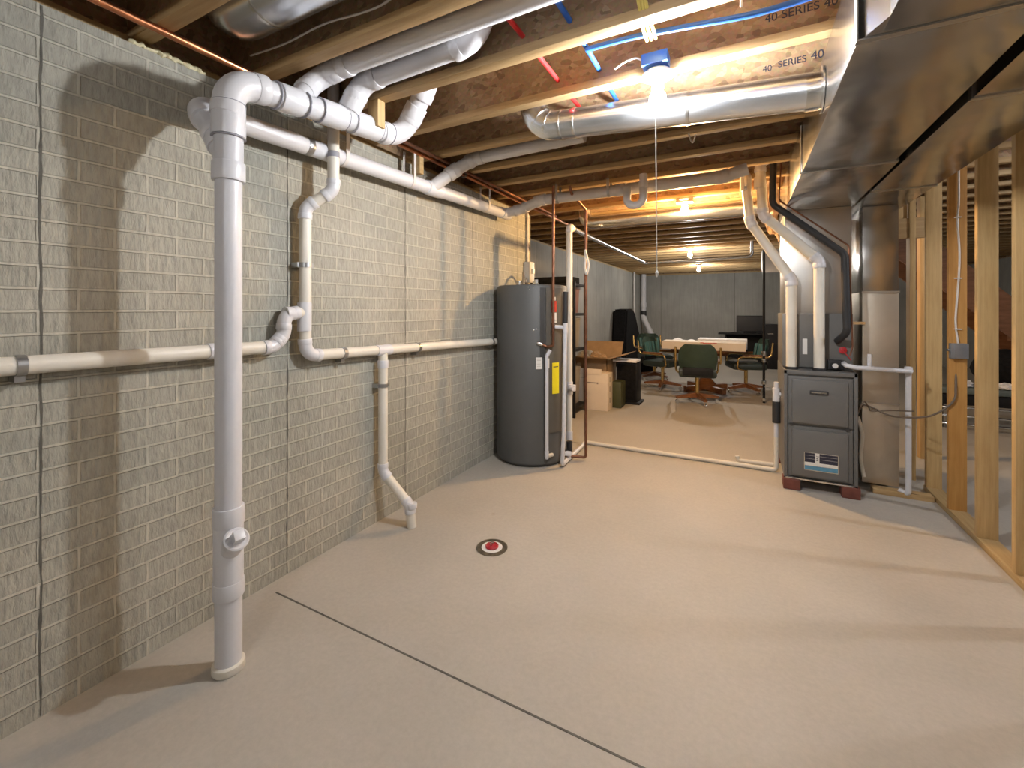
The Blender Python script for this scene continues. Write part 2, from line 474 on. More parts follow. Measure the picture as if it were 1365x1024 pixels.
# ------------------------------------------------------------------ floor joists
JY = [1.665 + .4064*k for k in range(-8, 30)]
def make_joist(x0, name='floor_joist'):
    t = thing(name, '', 'joist', (x0, 0, JB))
    L = EX+.1-x0
    b = bm_new(); box(b, x0, x0+L, -.03, .03, JB, JB+.038, .002); obj('bottom_flange', b, M['pine_x'], t)
    b = bm_new(); box(b, x0, x0+L, -.0055, .0055, JB+.036, JT-.036); obj('web', b, M['osb'], t)
    b = bm_new(); box(b, x0, x0+L, -.03, .03, JT-.038, JT); obj('top_flange', b, M['pine_x'], t)
    return t
jl = {
 -8:'wooden I-joist overhead behind the camera, nearest the near wall',
 -2:'wooden I-joist overhead on the near side of the large silver duct at top left',
 -1:'wooden I-joist overhead between the large silver duct and the thick white overhead pipes',
 0:'wooden I-joist overhead with the short hanging block of wood at its left end',
 1:'wooden I-joist overhead carrying the nearest round light fixture and printed SERIES lettering',
 2:'wooden I-joist overhead printed 40 SERIES 40 just before the long silver round duct',
 3:'wooden I-joist overhead crossing just past the long silver round duct',
 4:'wooden I-joist overhead just behind the dull grey pipe that runs beside the elbowed silver duct',
 5:'wooden I-joist overhead, first on the near side of the pipe with the hanging U trap',
 6:'wooden I-joist overhead directly over the top of the water heater',
 7:'wooden I-joist overhead holding the warm yellow second light bulb'}
base = make_joist(WX-.14); base2 = make_joist(RX-.14)
first = True; first2 = True; JO = {}
for i, y in enumerate(JY):
    if y > BY-.05: break
    k = i-8; far = y > 4.37
    lab = jl.get(k); grp = None
    if lab is None:
        if k < -2: lab = 'wooden I-joist overhead, one of those nearest to and behind the camera'; grp = 'joists behind the camera'
        else: lab = 'distant wooden I-joist over the rear half of the basement'; grp = 'far joists over the rear room'
    src = base2 if far else base; x0 = (RX if far else WX)-.14
    if (far and first2) or (not far and first):
        src.location = (x0, y, JB); o = src
        if far: first2 = False
        else: first = False
    else: o = dup(src, (x0, y, JB))
    o['label'] = lab
    if grp: o['group'] = grp
    elif 'group' in o: del o['group']
    JO[k] = o
    ORG[o.name] = Vector((x0, y, JB))
text('printed_lettering', '40', .042, (.098,JY[10]-.0062,JB+.108), FRONT, M['ink'], JO[2], sx=.95)
text('printed_lettering', 'SERIES', .044, (.200,JY[10]-.0062,JB+.115), FRONT, M['ink'], JO[2], sx=.95)
text('printed_lettering', '40', .055, (.300,JY[10]-.0064,JB+.120), FRONT, M['ink'], JO[2], sx=.95)
text('printed_lettering', '40 SERIES 40', .046, (.195,JY[9]-.0062,JB+.118), FRONT, M['ink'], JO[1], sx=1.0)
# squash blocks
def block(label, x0, x1, y0, y1, z0, z1, mat='pine_z'):
    o = obj('wood_block', box(bm_new(), x0, x1, y0, y1, z0, z1, .002), M[mat]); return tag(o, label, 'wood block')
block('short pale wood block hanging under the joist between the thick white overhead pipes', -1.705, -1.635, 1.64, 1.69, 2.297, 2.4335)
block('dark upright wood block at the wall top beside the big horizontal drain pipe', -2.01, -1.94, 2.33, 2.37, 2.29, 2.4335, 'pine_y')

# sill foam bead
bm = bm_new(); pth = []
for i in range(26):
    y = .80+.27*i/25; pth.append((WX-.006+random.uniform(-.004,.004), y, 2.404+random.uniform(-.006,.006)))
tube(bm, pth, .012, 8, rads=[.006+random.uniform(0,.009) for _ in pth])
tag(obj('sealing_foam', bm, M['foam']), 'pale yellow bead of foam sealing the top of the brick wall at upper left', 'sealant')

# ------------------------------------------------------------------ main waste stack
SX, SY = -1.735, .970; r4 = .0500; rv = .0455
st = thing('waste_pipe_stack', 'thick white vertical pipe in the foreground with cleanout cap, turning overhead into branches', 'pipe', (SX, SY, 0))
A0 = (SX, SY, .0); E1 = (SX, SY, 2.245); E2 = (-1.70, 1.88, 2.325); E3 = (-1.50, 2.02, 2.56); E4 = (-1.42, 2.03, 2.62)
pvc(st, [A0, (SX,SY,1.90)], rv)
pvc(st, [(SX,SY,1.86), E1, E2, (-1.50, 1.86, 2.56), (-1.47,1.86,2.73)], r4, R=.105)
coupling(st, (SX,SY,2.085), (0,0,1), r4, .12)
coupling(st, (SX,SY,1.89), (0,0,1), r4, .07, k=1.13)
def along(t): a = Vector(E1); b = Vector(E2); return a.lerp(b, t)
dr = Vector(E2)-Vector(E1)
coupling(st, along(.27), dr, r4, .10); coupling(st, along(.50), dr, r4, .14); coupling(st, along(.72), dr, r4, .17)
coupling(st, (-1.595,1.87,2.448), (.20,-.02,.235), r4, .07)
# primer lines
for t in (.2, .345, .425, .575, .63, .81, .90):
    coupling(st, along(t), dr, r4, .004, 'primer', 'primer_ring', 1.175)
for z in (2.02, 2.15): coupling(st, (SX,SY,z), (0,0,1), r4, .004, 'primer', 'primer_ring', 1.172)
# wye with cleanout near the bottom
coupling(st, (SX,SY,.585), (0,0,1), rv, .07); coupling(st, (SX,SY,.31), (0,0,1), rv, .06); coupling(st, (SX,SY,.45), (0,0,1), rv, .26, k=1.10, name='cleanout_wye')
cd = Vector((.68,-.12,.66)).normalized(); c0 = Vector((SX,SY,.445))
bm = bm_new(); tube(bm, [c0, c0+cd*.09], .038); hub(bm, c0+cd*.075, cd, .040, .030, 1.0)
co = obj('cleanout_branch', bm, M['pvc_fit'], st)
bm = bm_new(); lathe(bm, [(.042,0),(.043,.008),(.037,.012),(.033,.010),(.0,.010)], c0+cd*.100, cd)
sq = Matrix.Translation(c0+cd*.125) @ cd.to_track_quat('Z','X').to_matrix().to_4x4()
box(bm, -.018,.018,-.018,.018,-.022,.018,.002, mtx=sq)
obj('cleanout_plug', bm, M['pvc_fit'], st)
bm = bm_new(); lathe(bm, [(.052,.0),(.056,.006),(.055,.028),(.047,.034)], (SX,SY,0), seg=24); obj('base_collar', bm, M['pvc_warm'], st)
# branch A: small upper branch to overhead pipe, branch B: larger
pvc(st, [along(.30), (-1.76,1.37,2.43), (-1.62,1.40,2.47), (.60,1.40,2.475)], .042, R=.10)
pvc(st, [along(.58), (-1.625,1.535,2.465), (-.97,1.535,2.485), (-.93,1.535,2.73)], .046, R=.10)
coupling(st, Vector(along(.58)).lerp(Vector((-1.625,1.535,2.465)), .45), Vector((-1.625,1.535,2.465))-Vector(along(.58)), r4, .08, k=1.04)
# wye joining the wall drain to the stack behind
pvc(st, [(SX,SY,1.93), (-1.80,.972,2.03), (-1.955,.975,2.19), (-1.985,1.12,2.195)], .046, R=.07)

# ------------------------------------------------------------------ wall drain (3 inch)
r3 = .0445
wd = thing('wall_drain_pipe', 'long white drain pipe running under the ceiling along the brick wall to the heater', 'pipe', (-1.985,1.1,2.2))
D0 = Vector((-1.985,1.10,2.195)); D1 = Vector((-1.985,3.62,2.262))
pvc(wd, [D0, D1], r3, mat='pvc')
def dl(y): return D0.lerp(D1, (y-D0.y)/(D1.y-D0.y))
dd = D1-D0
coupling(wd, dl(2.53), dd, r3, .16); coupling(wd, dl(3.60), dd, r3, .14)
coupling(wd, dl(1.50), dd, r3, .035, 'steel', 'pipe_band', 1.04)
for y in (1.72, 2.28, 3.25): strap(wd, dl(y), JB, r3, mat='pvc_grey')
pvc(wd, [dl(2.50), (-1.86,2.60,2.36), (-1.72,2.68,2.46), (-.9,2.68,2.475)], r3, R=.07, mat='pvc_grey', fit='pvc_grey')
strap(wd, (-1.10,2.68,2.473), 2.60, r3, axis='x', mat='pvc_grey')
pvc(wd, [dl(3.58), (-1.84,3.66,2.30), (-1.62,3.60,2.345), (-.90,3.63,2.355), (-.15,3.66,2.362), (.02,3.66,2.40)], r3, R=.07, mat='pvc_grey', fit='pvc_grey')
strap(wd, (-1.45,3.607,2.347), JB+.02, r3, axis='x', mat='steel'); strap(wd, (-1.0,3.626,2.354), JB+.02, r3, axis='x', mat='steel')
# the U trap hanging in front of it
ut = thing('drain_trap', 'white U-shaped trap hanging under the far overhead pipe', 'pipe trap', (-.86,3.56,2.3))
bm = bm_new(); tube(bm, rounded([(-.84,3.585,2.36),(-.84,3.565,2.20),(-.71,3.565,2.20),(-.71,3.565,2.44)], .06), .030)
obj('trap_bend', bm, M['pvc_grey'], ut); coupling(ut, (-.71,3.565,2.36), (0,0,1), .030, .05, 'pvc_grey')

# ------------------------------------------------------------------ wall lateral with trap and vent (2 inch)
r2 = .030; PX = -2.035
lt = thing('trapped_wall_pipe', 'white pipe along the brick wall at waist height with S trap and vent rising', 'pipe', (PX,1.5,1.1))
pvc(lt, [(PX,-.6,1.197), (PX,1.345,1.186), (PX,1.405,1.245), (PX,1.405,1.345), (PX,1.505,1.352)], r2, R=.055, mat='pvc_warm')
coupling(lt, (PX,1.435,1.347), (0,1,0), r2, .05); coupling(lt, (PX,1.07,1.188), (0,1,0), r2, .04)
# vent vertical, tee, elbow, long run to heater
pvc(lt, [(PX+.10,1.62,2.435), (PX+.10,1.62,2.00), (PX,1.525,1.90), (PX,1.525,1.125), (PX,3.53,1.071)], r2, R=.065, mat='pvc_warm')
coupling(lt, (PX,1.52,1.33), (0,0,1), r2, .15)
coupling(lt, (PX+.10,1.62,2.19), (0,0,1), r2, .03, 'primer', 'band', 1.04)
bm = bm_new(); tube(bm, [(PX+.10,1.62,2.43),(PX+.10,1.62,2.60)], r2); obj('pipe', bm, M['pvc_grey'], lt)
coupling(lt, (PX,2.085,1.109), (0,1,-.027), r2, .12)
pvc(lt, [(PX,2.085,1.11), (PX,2.085,.335), (-1.86,2.135,.135), (-1.845,2.14,.0)], .029, R=.07, mat='pvc_warm')
coupling(lt, (PX,2.085,1.02), (0,0,1), .029, .05); coupling(lt, (-1.847,2.139,.135), (0,.0,1), .029, .03)
for (y, z) in ((.50,1.191),(1.77,1.118),(2.42,1.101),(3.44,1.073)): wall_clamp(lt, (PX,y,z), r2, False, WX)
wall_clamp(lt, (PX,1.525,1.60), r2, True, WX); wall_clamp(lt, (PX,2.085,.885), .029, True, WX)

# ------------------------------------------------------------------ copper lines
def single(name, pts, r, mat, label, cat, R=.03, seg=10, smooth=False, group=None, n=8):
    bm = bm_new(); tube(bm, smooth_path(pts, n) if smooth else rounded(pts, R), r, seg)
    return tag(obj(name, bm, M[mat]), label, cat, group)
cw = thing('copper_wall_line', 'bright copper pipe running under the joists along the top of the brick wall', 'pipe', (-1.94,1,2.42))
bm = bm_new(); tube(bm, [(-1.94,-1.5,2.417), (-1.94,5.9,2.417)], .0145, 12); obj('pipe', bm, M['copper'], cw)
for y in (.20,1.83,2.86,4.1):
    bm = bm_new(); box(bm, -1.962,-1.918, y-.01, y+.01, 2.40, 2.4335); obj('pipe_strap', bm, M['steel'], cw)
single('copper_wall_line', [(-1.88,1.95,2.416),(-1.88,4.6,2.416)], .011, 'copper_dull', 'second dull copper pipe beside the bright one, starting past the white elbow', 'pipe')
hc = thing('heater_copper_riser', 'copper pipe rising from the front of the water heater to the joists', 'pipe', (-1.45,3.45,1))
pvc(hc, [(-1.443,3.475,2.42), (-1.443,3.475,1.06), (-1.50,3.47,1.045), (-1.56,3.44,1.075)], .012, R=.02, mat='copper_dull', elbows=False)
bm = bm_new(); lathe(bm, [(.018,0),(.020,.02),(.016,.05)], (-1.575,3.432,1.08), (.8,.3,-.3), 12); obj('brass_fitting', bm, M['chrome'], hc)
cc = thing('copper_drop_pipe', 'free-standing copper pipe dropping to the floor right of the water heater', 'pipe', (-1.27,3.8,0))
pvc(cc, [(-1.31,3.52,2.41),(-1.31,3.56,2.36),(-1.262,3.80,2.26),(-1.262,3.80,.035),(-1.43,3.72,.05)], .0125, R=.02, mat='copper_dull', elbows=False)
single('hanging_cord_coil', [(-1.262,3.78,1.90),(-1.243,3.77,1.84),(-1.228,3.77,1.76),(-1.245,3.77,1.68),(-1.262,3.775,1.74),(-1.258,3.775,1.82),(-1.262,3.78,1.88)], .010, 'white_cable', 'white coil of cable tied to the free-standing copper pipe', 'cable', smooth=True)
# sump riser and long pipe away along the ceiling
sr = thing('sump_riser_pipe', 'cream vertical pipe behind the heater turning along the ceiling to the back room', 'pipe', (-1.49,3.95,0))
pvc(sr, [(-1.475,3.95,.14), (-1.475,3.95,2.13)], .029, mat='pvc_warm')
pvc(sr, [(-1.475,3.95,2.10),(-1.475,3.95,2.15),(-1.475,4.05,2.15)], .029, R=.05, mat='pvc_warm')
pvc(sr, [(-1.475,4.05,2.15),(-1.445,7.40,2.13),(.10,7.55,2.17),(.10,7.55,2.4)], .022, R=.06, mat='galv_r', fit='galv_r')
coupling(sr, (-1.475,3.95,.62), (0,0,1), .029, .12)
bm = bm_new(); box(bm, -1.47,-1.40, 3.89, 3.93, .60,.66,.006); tube(bm, [(-1.44,3.88,.63),(-1.40,3.86,.63)], .02, 12); obj('valve', bm, M['pvc_fit'], sr)
coupling(sr, (-1.475,3.95,.17), (0,0,1), .029, .08); coupling(sr, (-1.475,3.95,.06), (0,0,1), .025, .1, 'rubber')

# ------------------------------------------------------------------ water heater
HX, HY, HR, HZ = -1.752, 3.70, .322, 1.585
wh = thing('water_heater', 'tall dark grey cylindrical water heater standing on the floor by the brick wall', 'water heater', (HX,HY,0))
bm = bm_new(); lathe(bm, [(HR-.03,.0),(HR-.03,.02),(HR,.03),(HR,HZ-.02),(HR-.006,HZ-.006),(HR-.02,HZ),(.05,HZ+.01)], (HX,HY,0), seg=72); obj('tank', bm, M['heater'], wh)
def patch(name, a0, a1, z0, z1, mat, parent=wh, off=.002, th=.002, n=8):
    """curved sheet on the tank front between angles (degrees) and heights"""
    bm = bm_new(); V = []
    for i in range(n+1):
        a = math.radians(a0+(a1-a0)*i/n); c, s = math.cos(a), math.sin(a)
        V.append([bm.verts.new((HX+c*(HR+q), HY+s*(HR+q), z)) for q in (off-th, off) for z in (z0, z1)])
    for A, B in zip(V, V[1:]):
        bm.faces.new([A[2],B[2],B[3],A[3]]); bm.faces.new([A[0],A[1],B[1],B[0]])
        bm.faces.new([A[1],A[3],B[3],B[1]]); bm.faces.new([A[0],B[0],B[2],A[2]])
    bm.faces.new([V[0][0],V[0][2],V[0][3],V[0][1]]); bm.faces.new([V[-1][0],V[-1][1],V[-1][3],V[-1][2]])
    return obj(name, bm, M[mat], parent)
# camera sees angles around -65 deg (towards -Y +X)
patch('cover_panel', -43,-12, .30, HZ-.03, 'heater_panel', off=.012, th=.014)
patch('seam_strip', -52,-45, .95, HZ-.03, 'heater_dark', off=.005, th=.006)
patch('label_small', -31,-27, 1.445, 1.475, 'label_w', off=.016)
patch('label_red', -34,-25, 1.345, 1.440, 'label_r', off=.0155)
patch('label_warning', -34,-25, 1.250, 1.340, 'label_w', off=.016)
patch('label_text_line', -33,-26, 1.272, 1.277, 'ink', off=.0175)
patch('label_rating', -58.5,-49, .855, .955, 'label_w', off=.006)
for z in (.94,.93,.90,.88): patch('label_text_line', -57,-51, z-.002, z, 'ink_grey', off=.0075)
patch('label_side', -42,-38, .86,.945, 'label_w', off=.015)
patch('label_energy', -33,-20, .635,.905, 'label_y', off=.016)
patch('label_text_line', -31,-22, .865,.872, 'ink', off=.018)
for dx, dy in ((-.13,.0),(.10,-.12),(-.02,.1)):
    bm = bm_new(); lathe(bm, [(.03,0),(.03,.012),(.018,.016),(.018,.05)], (HX+dx,HY+dy,HZ), seg=16); obj('top_fitting', bm, M['chrome'], wh)
for a, z in ((-62,1.555),(-68,1.54),(-62,1.19),(-57,1.20),(-70,1.56)):
    p = (HX+HR*math.cos(math.radians(a)), HY+HR*math.sin(math.radians(a)), z)
    bm = bm_new(); lathe(bm, [(.005,0),(.005,.003),(.001,.005)], p, (math.cos(math.radians(a)),math.sin(math.radians(a)),0), 10); obj('screw', bm, M['chrome'], wh)
# relief pipes (on the heater)
rp = thing('relief_pipe', 'thin white pipe hanging down the front of the heater, the left one of two', 'pipe', (-1.48,3.5,0))
pvc(rp, [(-1.466,3.462,1.02), (-1.495,3.455,.965), (-1.495,3.455,.09)], .016, R=.02, mat='pvc_fit', elbows=False)
coupling(rp, (-1.495,3.455,.13), (0,0,1), .016, .05)
bm = bm_new(); tube(bm, [(-1.495,3.455,.11),(-1.47,3.52,.11)], .016, 12); obj('standoff', bm, M['pvc_warm'], rp)
cp = thing('condensate_pipe', 'thin white pipe with tee and black sleeve beside the heater, running along the floor', 'pipe', (-1.37,3.55,0))
pvc(cp, [(-1.365,3.555,1.22), (-1.375,3.545,.30), (-1.385,3.535,.03), (-1.42,4.28,.022)], .018, R=.03, mat='pvc_fit', elbows=False)
pvc(cp, [(-1.424,4.20,.022),(-1.42,4.28,.022),(.235,4.28,.022),(.235,4.28,.30)], .018, R=.03, mat='pvc_warm', elbows=False, part='floor_run')
bm = bm_new(); tube(bm, [(-1.365,3.555,1.21),(-1.45,3.535,1.215)], .018, 14); hub(bm, (-1.365,3.555,1.16), (0,0,1), .018, .09); obj('tee', bm, M['pvc_fit'], cp)
bm = bm_new(); tube(bm, [(-1.365,3.555,1.25),(-1.362,3.56,1.52)], .022, 14); obj('black_sleeve', bm, M['rubber'], cp)
for x in (-.94,-.70,-.48): coupling(cp, (x,4.28,.022), (1,0,0), .018, .05, 'pvc_warm')
bm = bm_new(); tube(bm, [(.235,4.28,.42),(.235,4.28,.60)], .030, 16); obj('check_valve', bm, M['rubber'], cp)
bm = bm_new(); tube(bm, [(.235,4.28,.30),(.235,4.28,.76)], .018, 14); hub(bm, (.235,4.28,.59),(0,0,1),.024,.12); tube(bm, [(.235,4.28,.655),(.30,4.28,.665)], .018, 12); obj('riser', bm, M['pvc_fit'], cp)
single('floor_stub_pipe', [(.245,4.42,.022),(-.05,4.40,.022),(-.06,4.40,.06)], .018, 'pvc_warm', 'short white pipe lying on the floor just behind the long one at the furnace', 'pipe')
hv = thing('heater_drain_valve', 'brass drain valve with white body near the floor beside the heater', 'valve', (-1.41,3.68,.08))
bm = bm_new(); tube(bm, [(-1.46,3.66,.09),(-1.37,3.71,.075)], .024, 14); obj('body', bm, M['pvc_fit'], hv)
bm = bm_new(); lathe(bm, [(.03,0),(.03,.012),(.01,.02)], (-1.43,3.69,.105), (0,0,1), 12); obj('handle', bm, M['black'], hv)

# heater disconnect and conduit
ds = thing('disconnect_switch', 'grey electrical disconnect box on the wall end above the water heater', 'switch box', (-2.06,4.28,1.77))
bm = bm_new(); box(bm, WX+.002, WX+.075, 4.20, 4.32, 1.655, 1.875, .006); obj('enclosure', bm, M['panelgrey'], ds)
bm = bm_new(); box(bm, WX+.075, WX+.095, 4.235, 4.285, 1.75, 1.80, .004); obj('switch_lever', bm, M['label_w'], ds)
single('conduit', [(WX+.02,4.26,1.87),(WX+.02,4.26,2.40)], .013, 'pvc_grey', 'thin grey conduit rising from the disconnect box to the ceiling', 'conduit')
single('heater_whip', [(-2.055,4.21,1.70),(-2.02,4.10,1.66),(-1.98,3.98,1.74),(-1.93,3.88,1.70),(-1.90,3.82,1.60)], .012, 'steel', 'flexible metal cable looping from the disconnect box to the heater top', 'cable', smooth=True)

# ------------------------------------------------------------------ ducts
def duct(parent, x0, x1, y0, y1, z0, z1, name='duct_section', mat='galv'):
    return obj(name, box(bm_new(), x0, x1, y0, y1, z0, z1, .002), M[mat], parent)
def seam(parent, x0, x1, y, z0, z1):
    bm = bm_new(); box(bm, x0-.004, x1+.004, y-.012, y+.012, z0-.004, z0+.001); box(bm, x0-.004, x0, y-.012, y+.012, z0, z1)
    return obj('seam_cleat', bm, M['galv_dull'], parent)
ZB = 2.15
sd = thing('supply_trunk_duct', 'large rectangular galvanised duct under the joists leading to the furnace plenum', 'duct', (.5,2,ZB))
duct(sd, .343,.697, -.6,1.58, ZB, 2.425)
bm = bm_new()
prism(bm, [(.343,1.50),(.697,1.50),(.697,1.62),(.291,1.62)], 'z', ZB+.0005, 2.428); obj('taper_section', bm, M['galv'], sd)
duct(sd, .291,.70, 1.62,3.0, ZB, 2.425); duct(sd, .287,.722, 3.0,4.75, ZB, 2.425)
seam(sd, .291,.697,1.605, ZB, 2.42); seam(sd, .287,.71,3.0, ZB, 2.42)
rd = thing('return_trunk_duct', 'large rectangular galvanised duct right of the dark gap, above the stud wall', 'duct', (.9,2,ZB))
duct(rd, .745,1.075, -.6,2.24, ZB, 2.42); duct(rd, .742,1.07, 2.24,4.75, ZB, 2.42)
seam(rd, .745,1.075, 2.24, ZB, 2.42); seam(rd, .742,1.07, 3.7, ZB, 2.42)
M['galv_lit'] = metal_mat('galvanised_tan_reflection', (.60,.545,.46), .45, .05)  # plain galvanised steel, tan reflection of the wood put into its colour
rr_ = thing('return_drop_duct', 'upright galvanised duct going down to the floor right of the furnace', 'duct', (.9,4.4,0))
duct(rr_, .80,1.013, 4.23,4.72, 1.50, ZB-.001, 'upper_section'); duct(rr_, .798,1.015, 4.232,4.72, .66, 1.50, 'middle_section', 'galv_lit')
duct(rr_, .796,1.017, 4.228,4.72, .045, .66, 'lower_section', 'galv_lit')
bm = bm_new(); box(bm, .794,1.019, 4.222,4.23, 1.494,1.506); box(bm, .794,1.019,4.222,4.23, .655,.665); obj('seam_cleat', bm, M['galv_dull'], rr_)
bm = bm_new(); box(bm, .724,.794, 4.35,4.65, .10,.50); obj('return_boot', bm, M['galv_dull'], rr_)
pl = thing('furnace_plenum', 'grey sheet metal plenum box between the furnace and the overhead duct', 'plenum', (.5,4.4,.9))
duct(pl, .285,.715, 4.13,4.66, 1.335, ZB-.001, 'plenum_box', 'galv_dull')
bm = bm_new(); box(bm, .27,.72, 4.11,4.68, .905,1.335,.004); obj('coil_case', bm, M['furn'], pl)
bm = bm_new(); box(bm, .265,.49, 4.085,4.112, .92,1.33,.004); obj('coil_access_panel', bm, M['furn'], pl)
bm = bm_new(); box(bm, .40,.43,4.075,4.086, 1.02,1.14); obj('paper_tag', bm, M['label_w'], pl)
bm = bm_new(); box(bm, .60,.80,4.14,4.16, 1.255,1.275); obj('metal_strip', bm, M['chrome'], pl)
# round branch duct with elbow
def round_duct(name, label, pts, r, seams, R):
    t = thing(name, label, 'duct', pts[0])
    path = rounded(pts, R, 6)
    bm = bm_new(); tube(bm, path, r, 28); obj('duct_tube', bm, M['galv_r'], t)
    return t
b1 = round_duct('round_branch_duct', 'shiny round metal duct with segmented elbow, hanging under the joists by the lamp', [(-1.05,2.20,2.66),(-1.04,2.25,2.388),(.289,2.25,2.295)], .076, [], .13)
def ring(t, p, d, r):
    bm = bm_new(); p = Vector(p); d = Vector(d).normalized(); hub(bm, p-d*.007, d, r, .014, 1.045); obj('crimp_ring', bm, M['chrome'], t)
for p, d in (((-.80,2.25,2.371),(1,0,-.07)),((-.88,2.25,2.377),(1,0,-.07)),((-.955,2.249,2.391),(1,-.0,-.35)),((-1.005,2.243,2.425),(.75,.1,-.7)),((-1.038,2.235,2.48),(.25,.15,-.9)),((-.235,2.25,2.331),(1,0,-.07))): ring(b1, p, d, .076)
bm = bm_new(); lathe(bm, [(.095,0),(.095,.006),(.078,.01),(.078,.06)], (.2885,2.25,2.295), (-1,0,0), 28); obj('start_collar', bm, M['chrome'], b1)
b2 = round_duct('round_branch_duct', 'farther round metal duct under the joists behind the warm second bulb', [(-1.62,4.80,2.62),(-1.60,4.80,2.345),(.29,4.80,2.345)], .072, [], .11)
ring(b2, (-.9,4.80,2.345), (1,0,0), .072)
b3 = round_duct('round_duct', 'large silver duct between the joists at the top left corner above the copper pipe', [(-1.90,1.055,2.70),(-1.83,1.055,2.585),(1.2,1.055,2.585)], .115, [], .10)
for x in (-1.62,-.95): ring(b3, (x,1.055,2.585), (1,0,0), .115)
# far duct stub beyond the plenum
fd = thing('far_register_boot', 'small grey metal duct end hanging from the joists beyond the black steel post', 'duct', (.45,9,2.2))
bm = bm_new(); prism(bm, [(9.0,2.42),(9.6,2.42),(9.6,2.18),(9.0,2.02)], 'x', .28,.60); obj('boot', bm, M['galv_dull'], fd)

# ------------------------------------------------------------------ furnace
fu = thing('furnace', 'dark grey upright gas furnace standing on reddish pads', 'furnace', (.497,4.33,0))
fx0, fx1, fy, fz0, fz1 = .268, .722, 3.955, .078, .905
bm = bm_new(); box(bm, fx0, fx1, fy+.02, 4.69, fz0, fz1, .006); obj('casing', bm, M['furn'], fu)
bm = bm_new()
for a in ((fx0,fx0+.022,fz0,fz1),(fx1-.022,fx1,fz0,fz1),(fx0,fx1,fz1-.03,fz1),(fx0,fx1,fz0,fz0+.012)):
    box(bm, a[0],a[1], fy,fy+.022, a[2],a[3], .003)
obj('front_frame', bm, M['furn'], fu)
def door(z0, z1, name):
    x0, x1 = fx0+.028, fx1-.028
    d = obj(name, box(bm_new(), x0, x1, fy+.004, fy+.024, z0, z1, .004), M['furn'], fu)
    bm = bm_new(); box(bm, x0+.022, x1-.030, fy-.018, fy+.01, z0+.012, z1-.022, .012)
    obj('raised_panel', bm, M['furn'], d); return d
d1 = door(.50,.862,'upper_door'); d2 = door(.10,.486,'lower_door')
bm = bm_new(); box(bm, .305,.327, fy-.006,fy+.004,.483,.503); obj('latch', bm, M['furn_dark'], fu)
bm = bm_new(); box(bm, .650,.672, fy-.006,fy+.004,.483,.503); obj('latch', bm, M['furn_dark'], fu)
bm = bm_new(); box(bm, .43,.545, fy-.026,fy-.017,.735,.765,.004); pq = obj('nameplate', bm, M['furn_dark'], d1)
bm = bm_new(); box(bm, fx0+.01, fx1-.03, fy-.008, fy, fz0+.001, fz0+.012); obj('bottom_lip', bm, M['chrome'], fu)
# sticker on the lower door
sx0, sx1, sz0, sz1, sy = .395,.605,.165,.300, fy-.0185
def plate(x0,x1,z0,z1,mat,dy=0,name='sticker_band'):
    return obj(name, box(bm_new(), x0,x1, sy-.001-dy, sy-dy, z0,z1), M[mat], d2)
plate(sx0,sx1,sz0,sz1,'chrome',0,'sticker')
plate(sx0+.004,sx1-.004,.226,.296,'ink',.001); plate(sx0+.004,sx1-.004,.203,.226,'label_w',.001); plate(sx0+.004,sx1-.004,.170,.200,'label_b',.001)
plate(.462,.490,.215,.297,'label_w',.002)
for z in (.252,.276): plate(sx0+.006,.460,z,z+.003,'steel',.002,'sticker_line'); plate(.494,sx1-.006,z,z+.003,'steel',.002,'sticker_line')
text('sticker_lettering', '744', .022, (.476,sy-.0035,.262), FRONT @ Matrix.Rotation(-PI/2,3,'Z'), M['ink'], d2, sx=1.3)
# badge stripe
obj('badge_bar', box(bm_new(), .440,.535, fy-.028,fy-.026,.746,.755), M['chrome'], d1)
for x, y in ((.262,3.93),(.625,3.935),(.262,4.55),(.625,4.55)):
    bm = bm_new(); box(bm, x,x+.11,y,y+.12,0,.078,.004); obj('support_pad', bm, M['brickblock'], fu)
# vent pipes
v1 = thing('furnace_vent_pipe', 'left of the two white vent pipes rising from the furnace top', 'pipe', (.322,4.03,.9))
pvc(v1, [(.322,4.03,.91),(.322,4.03,1.60),(.040,4.03,2.07),(.008,4.03,2.40)], .036, R=.06, mat='pvc_warm')
bm = bm_new(); tube(bm, rounded([(.008,4.03,2.33),(.008,4.03,2.42),(.008,4.20,2.50)],.05), .043); obj('top_elbow', bm, M['pvc_warm'], v1)
coupling(v1, (.322,4.03,.915), (0,0,1), .036, .02, 'rubber', 'rubber_gasket', 1.2); strap(v1, (.008,4.03,2.36), 2.46, .046, axis='x', name='hanger')
v2 = thing('furnace_vent_pipe', 'right of the two white vent pipes rising from the furnace top', 'pipe', (.50,4.03,.9))
pvc(v2, [(.500,4.03,.91),(.500,4.03,1.74),(.130,4.00,2.11),(.108,3.99,2.52),(.24,3.97,2.60),(.7,3.97,2.62)], .036, R=.06, mat='pvc_warm')
coupling(v2, (.500,4.03,.915), (0,0,1), .036, .02, 'rubber', 'rubber_gasket', 1.2); coupling(v2, (.108,3.99,2.37), (0,0,1), .036, .09, 'pvc_warm')
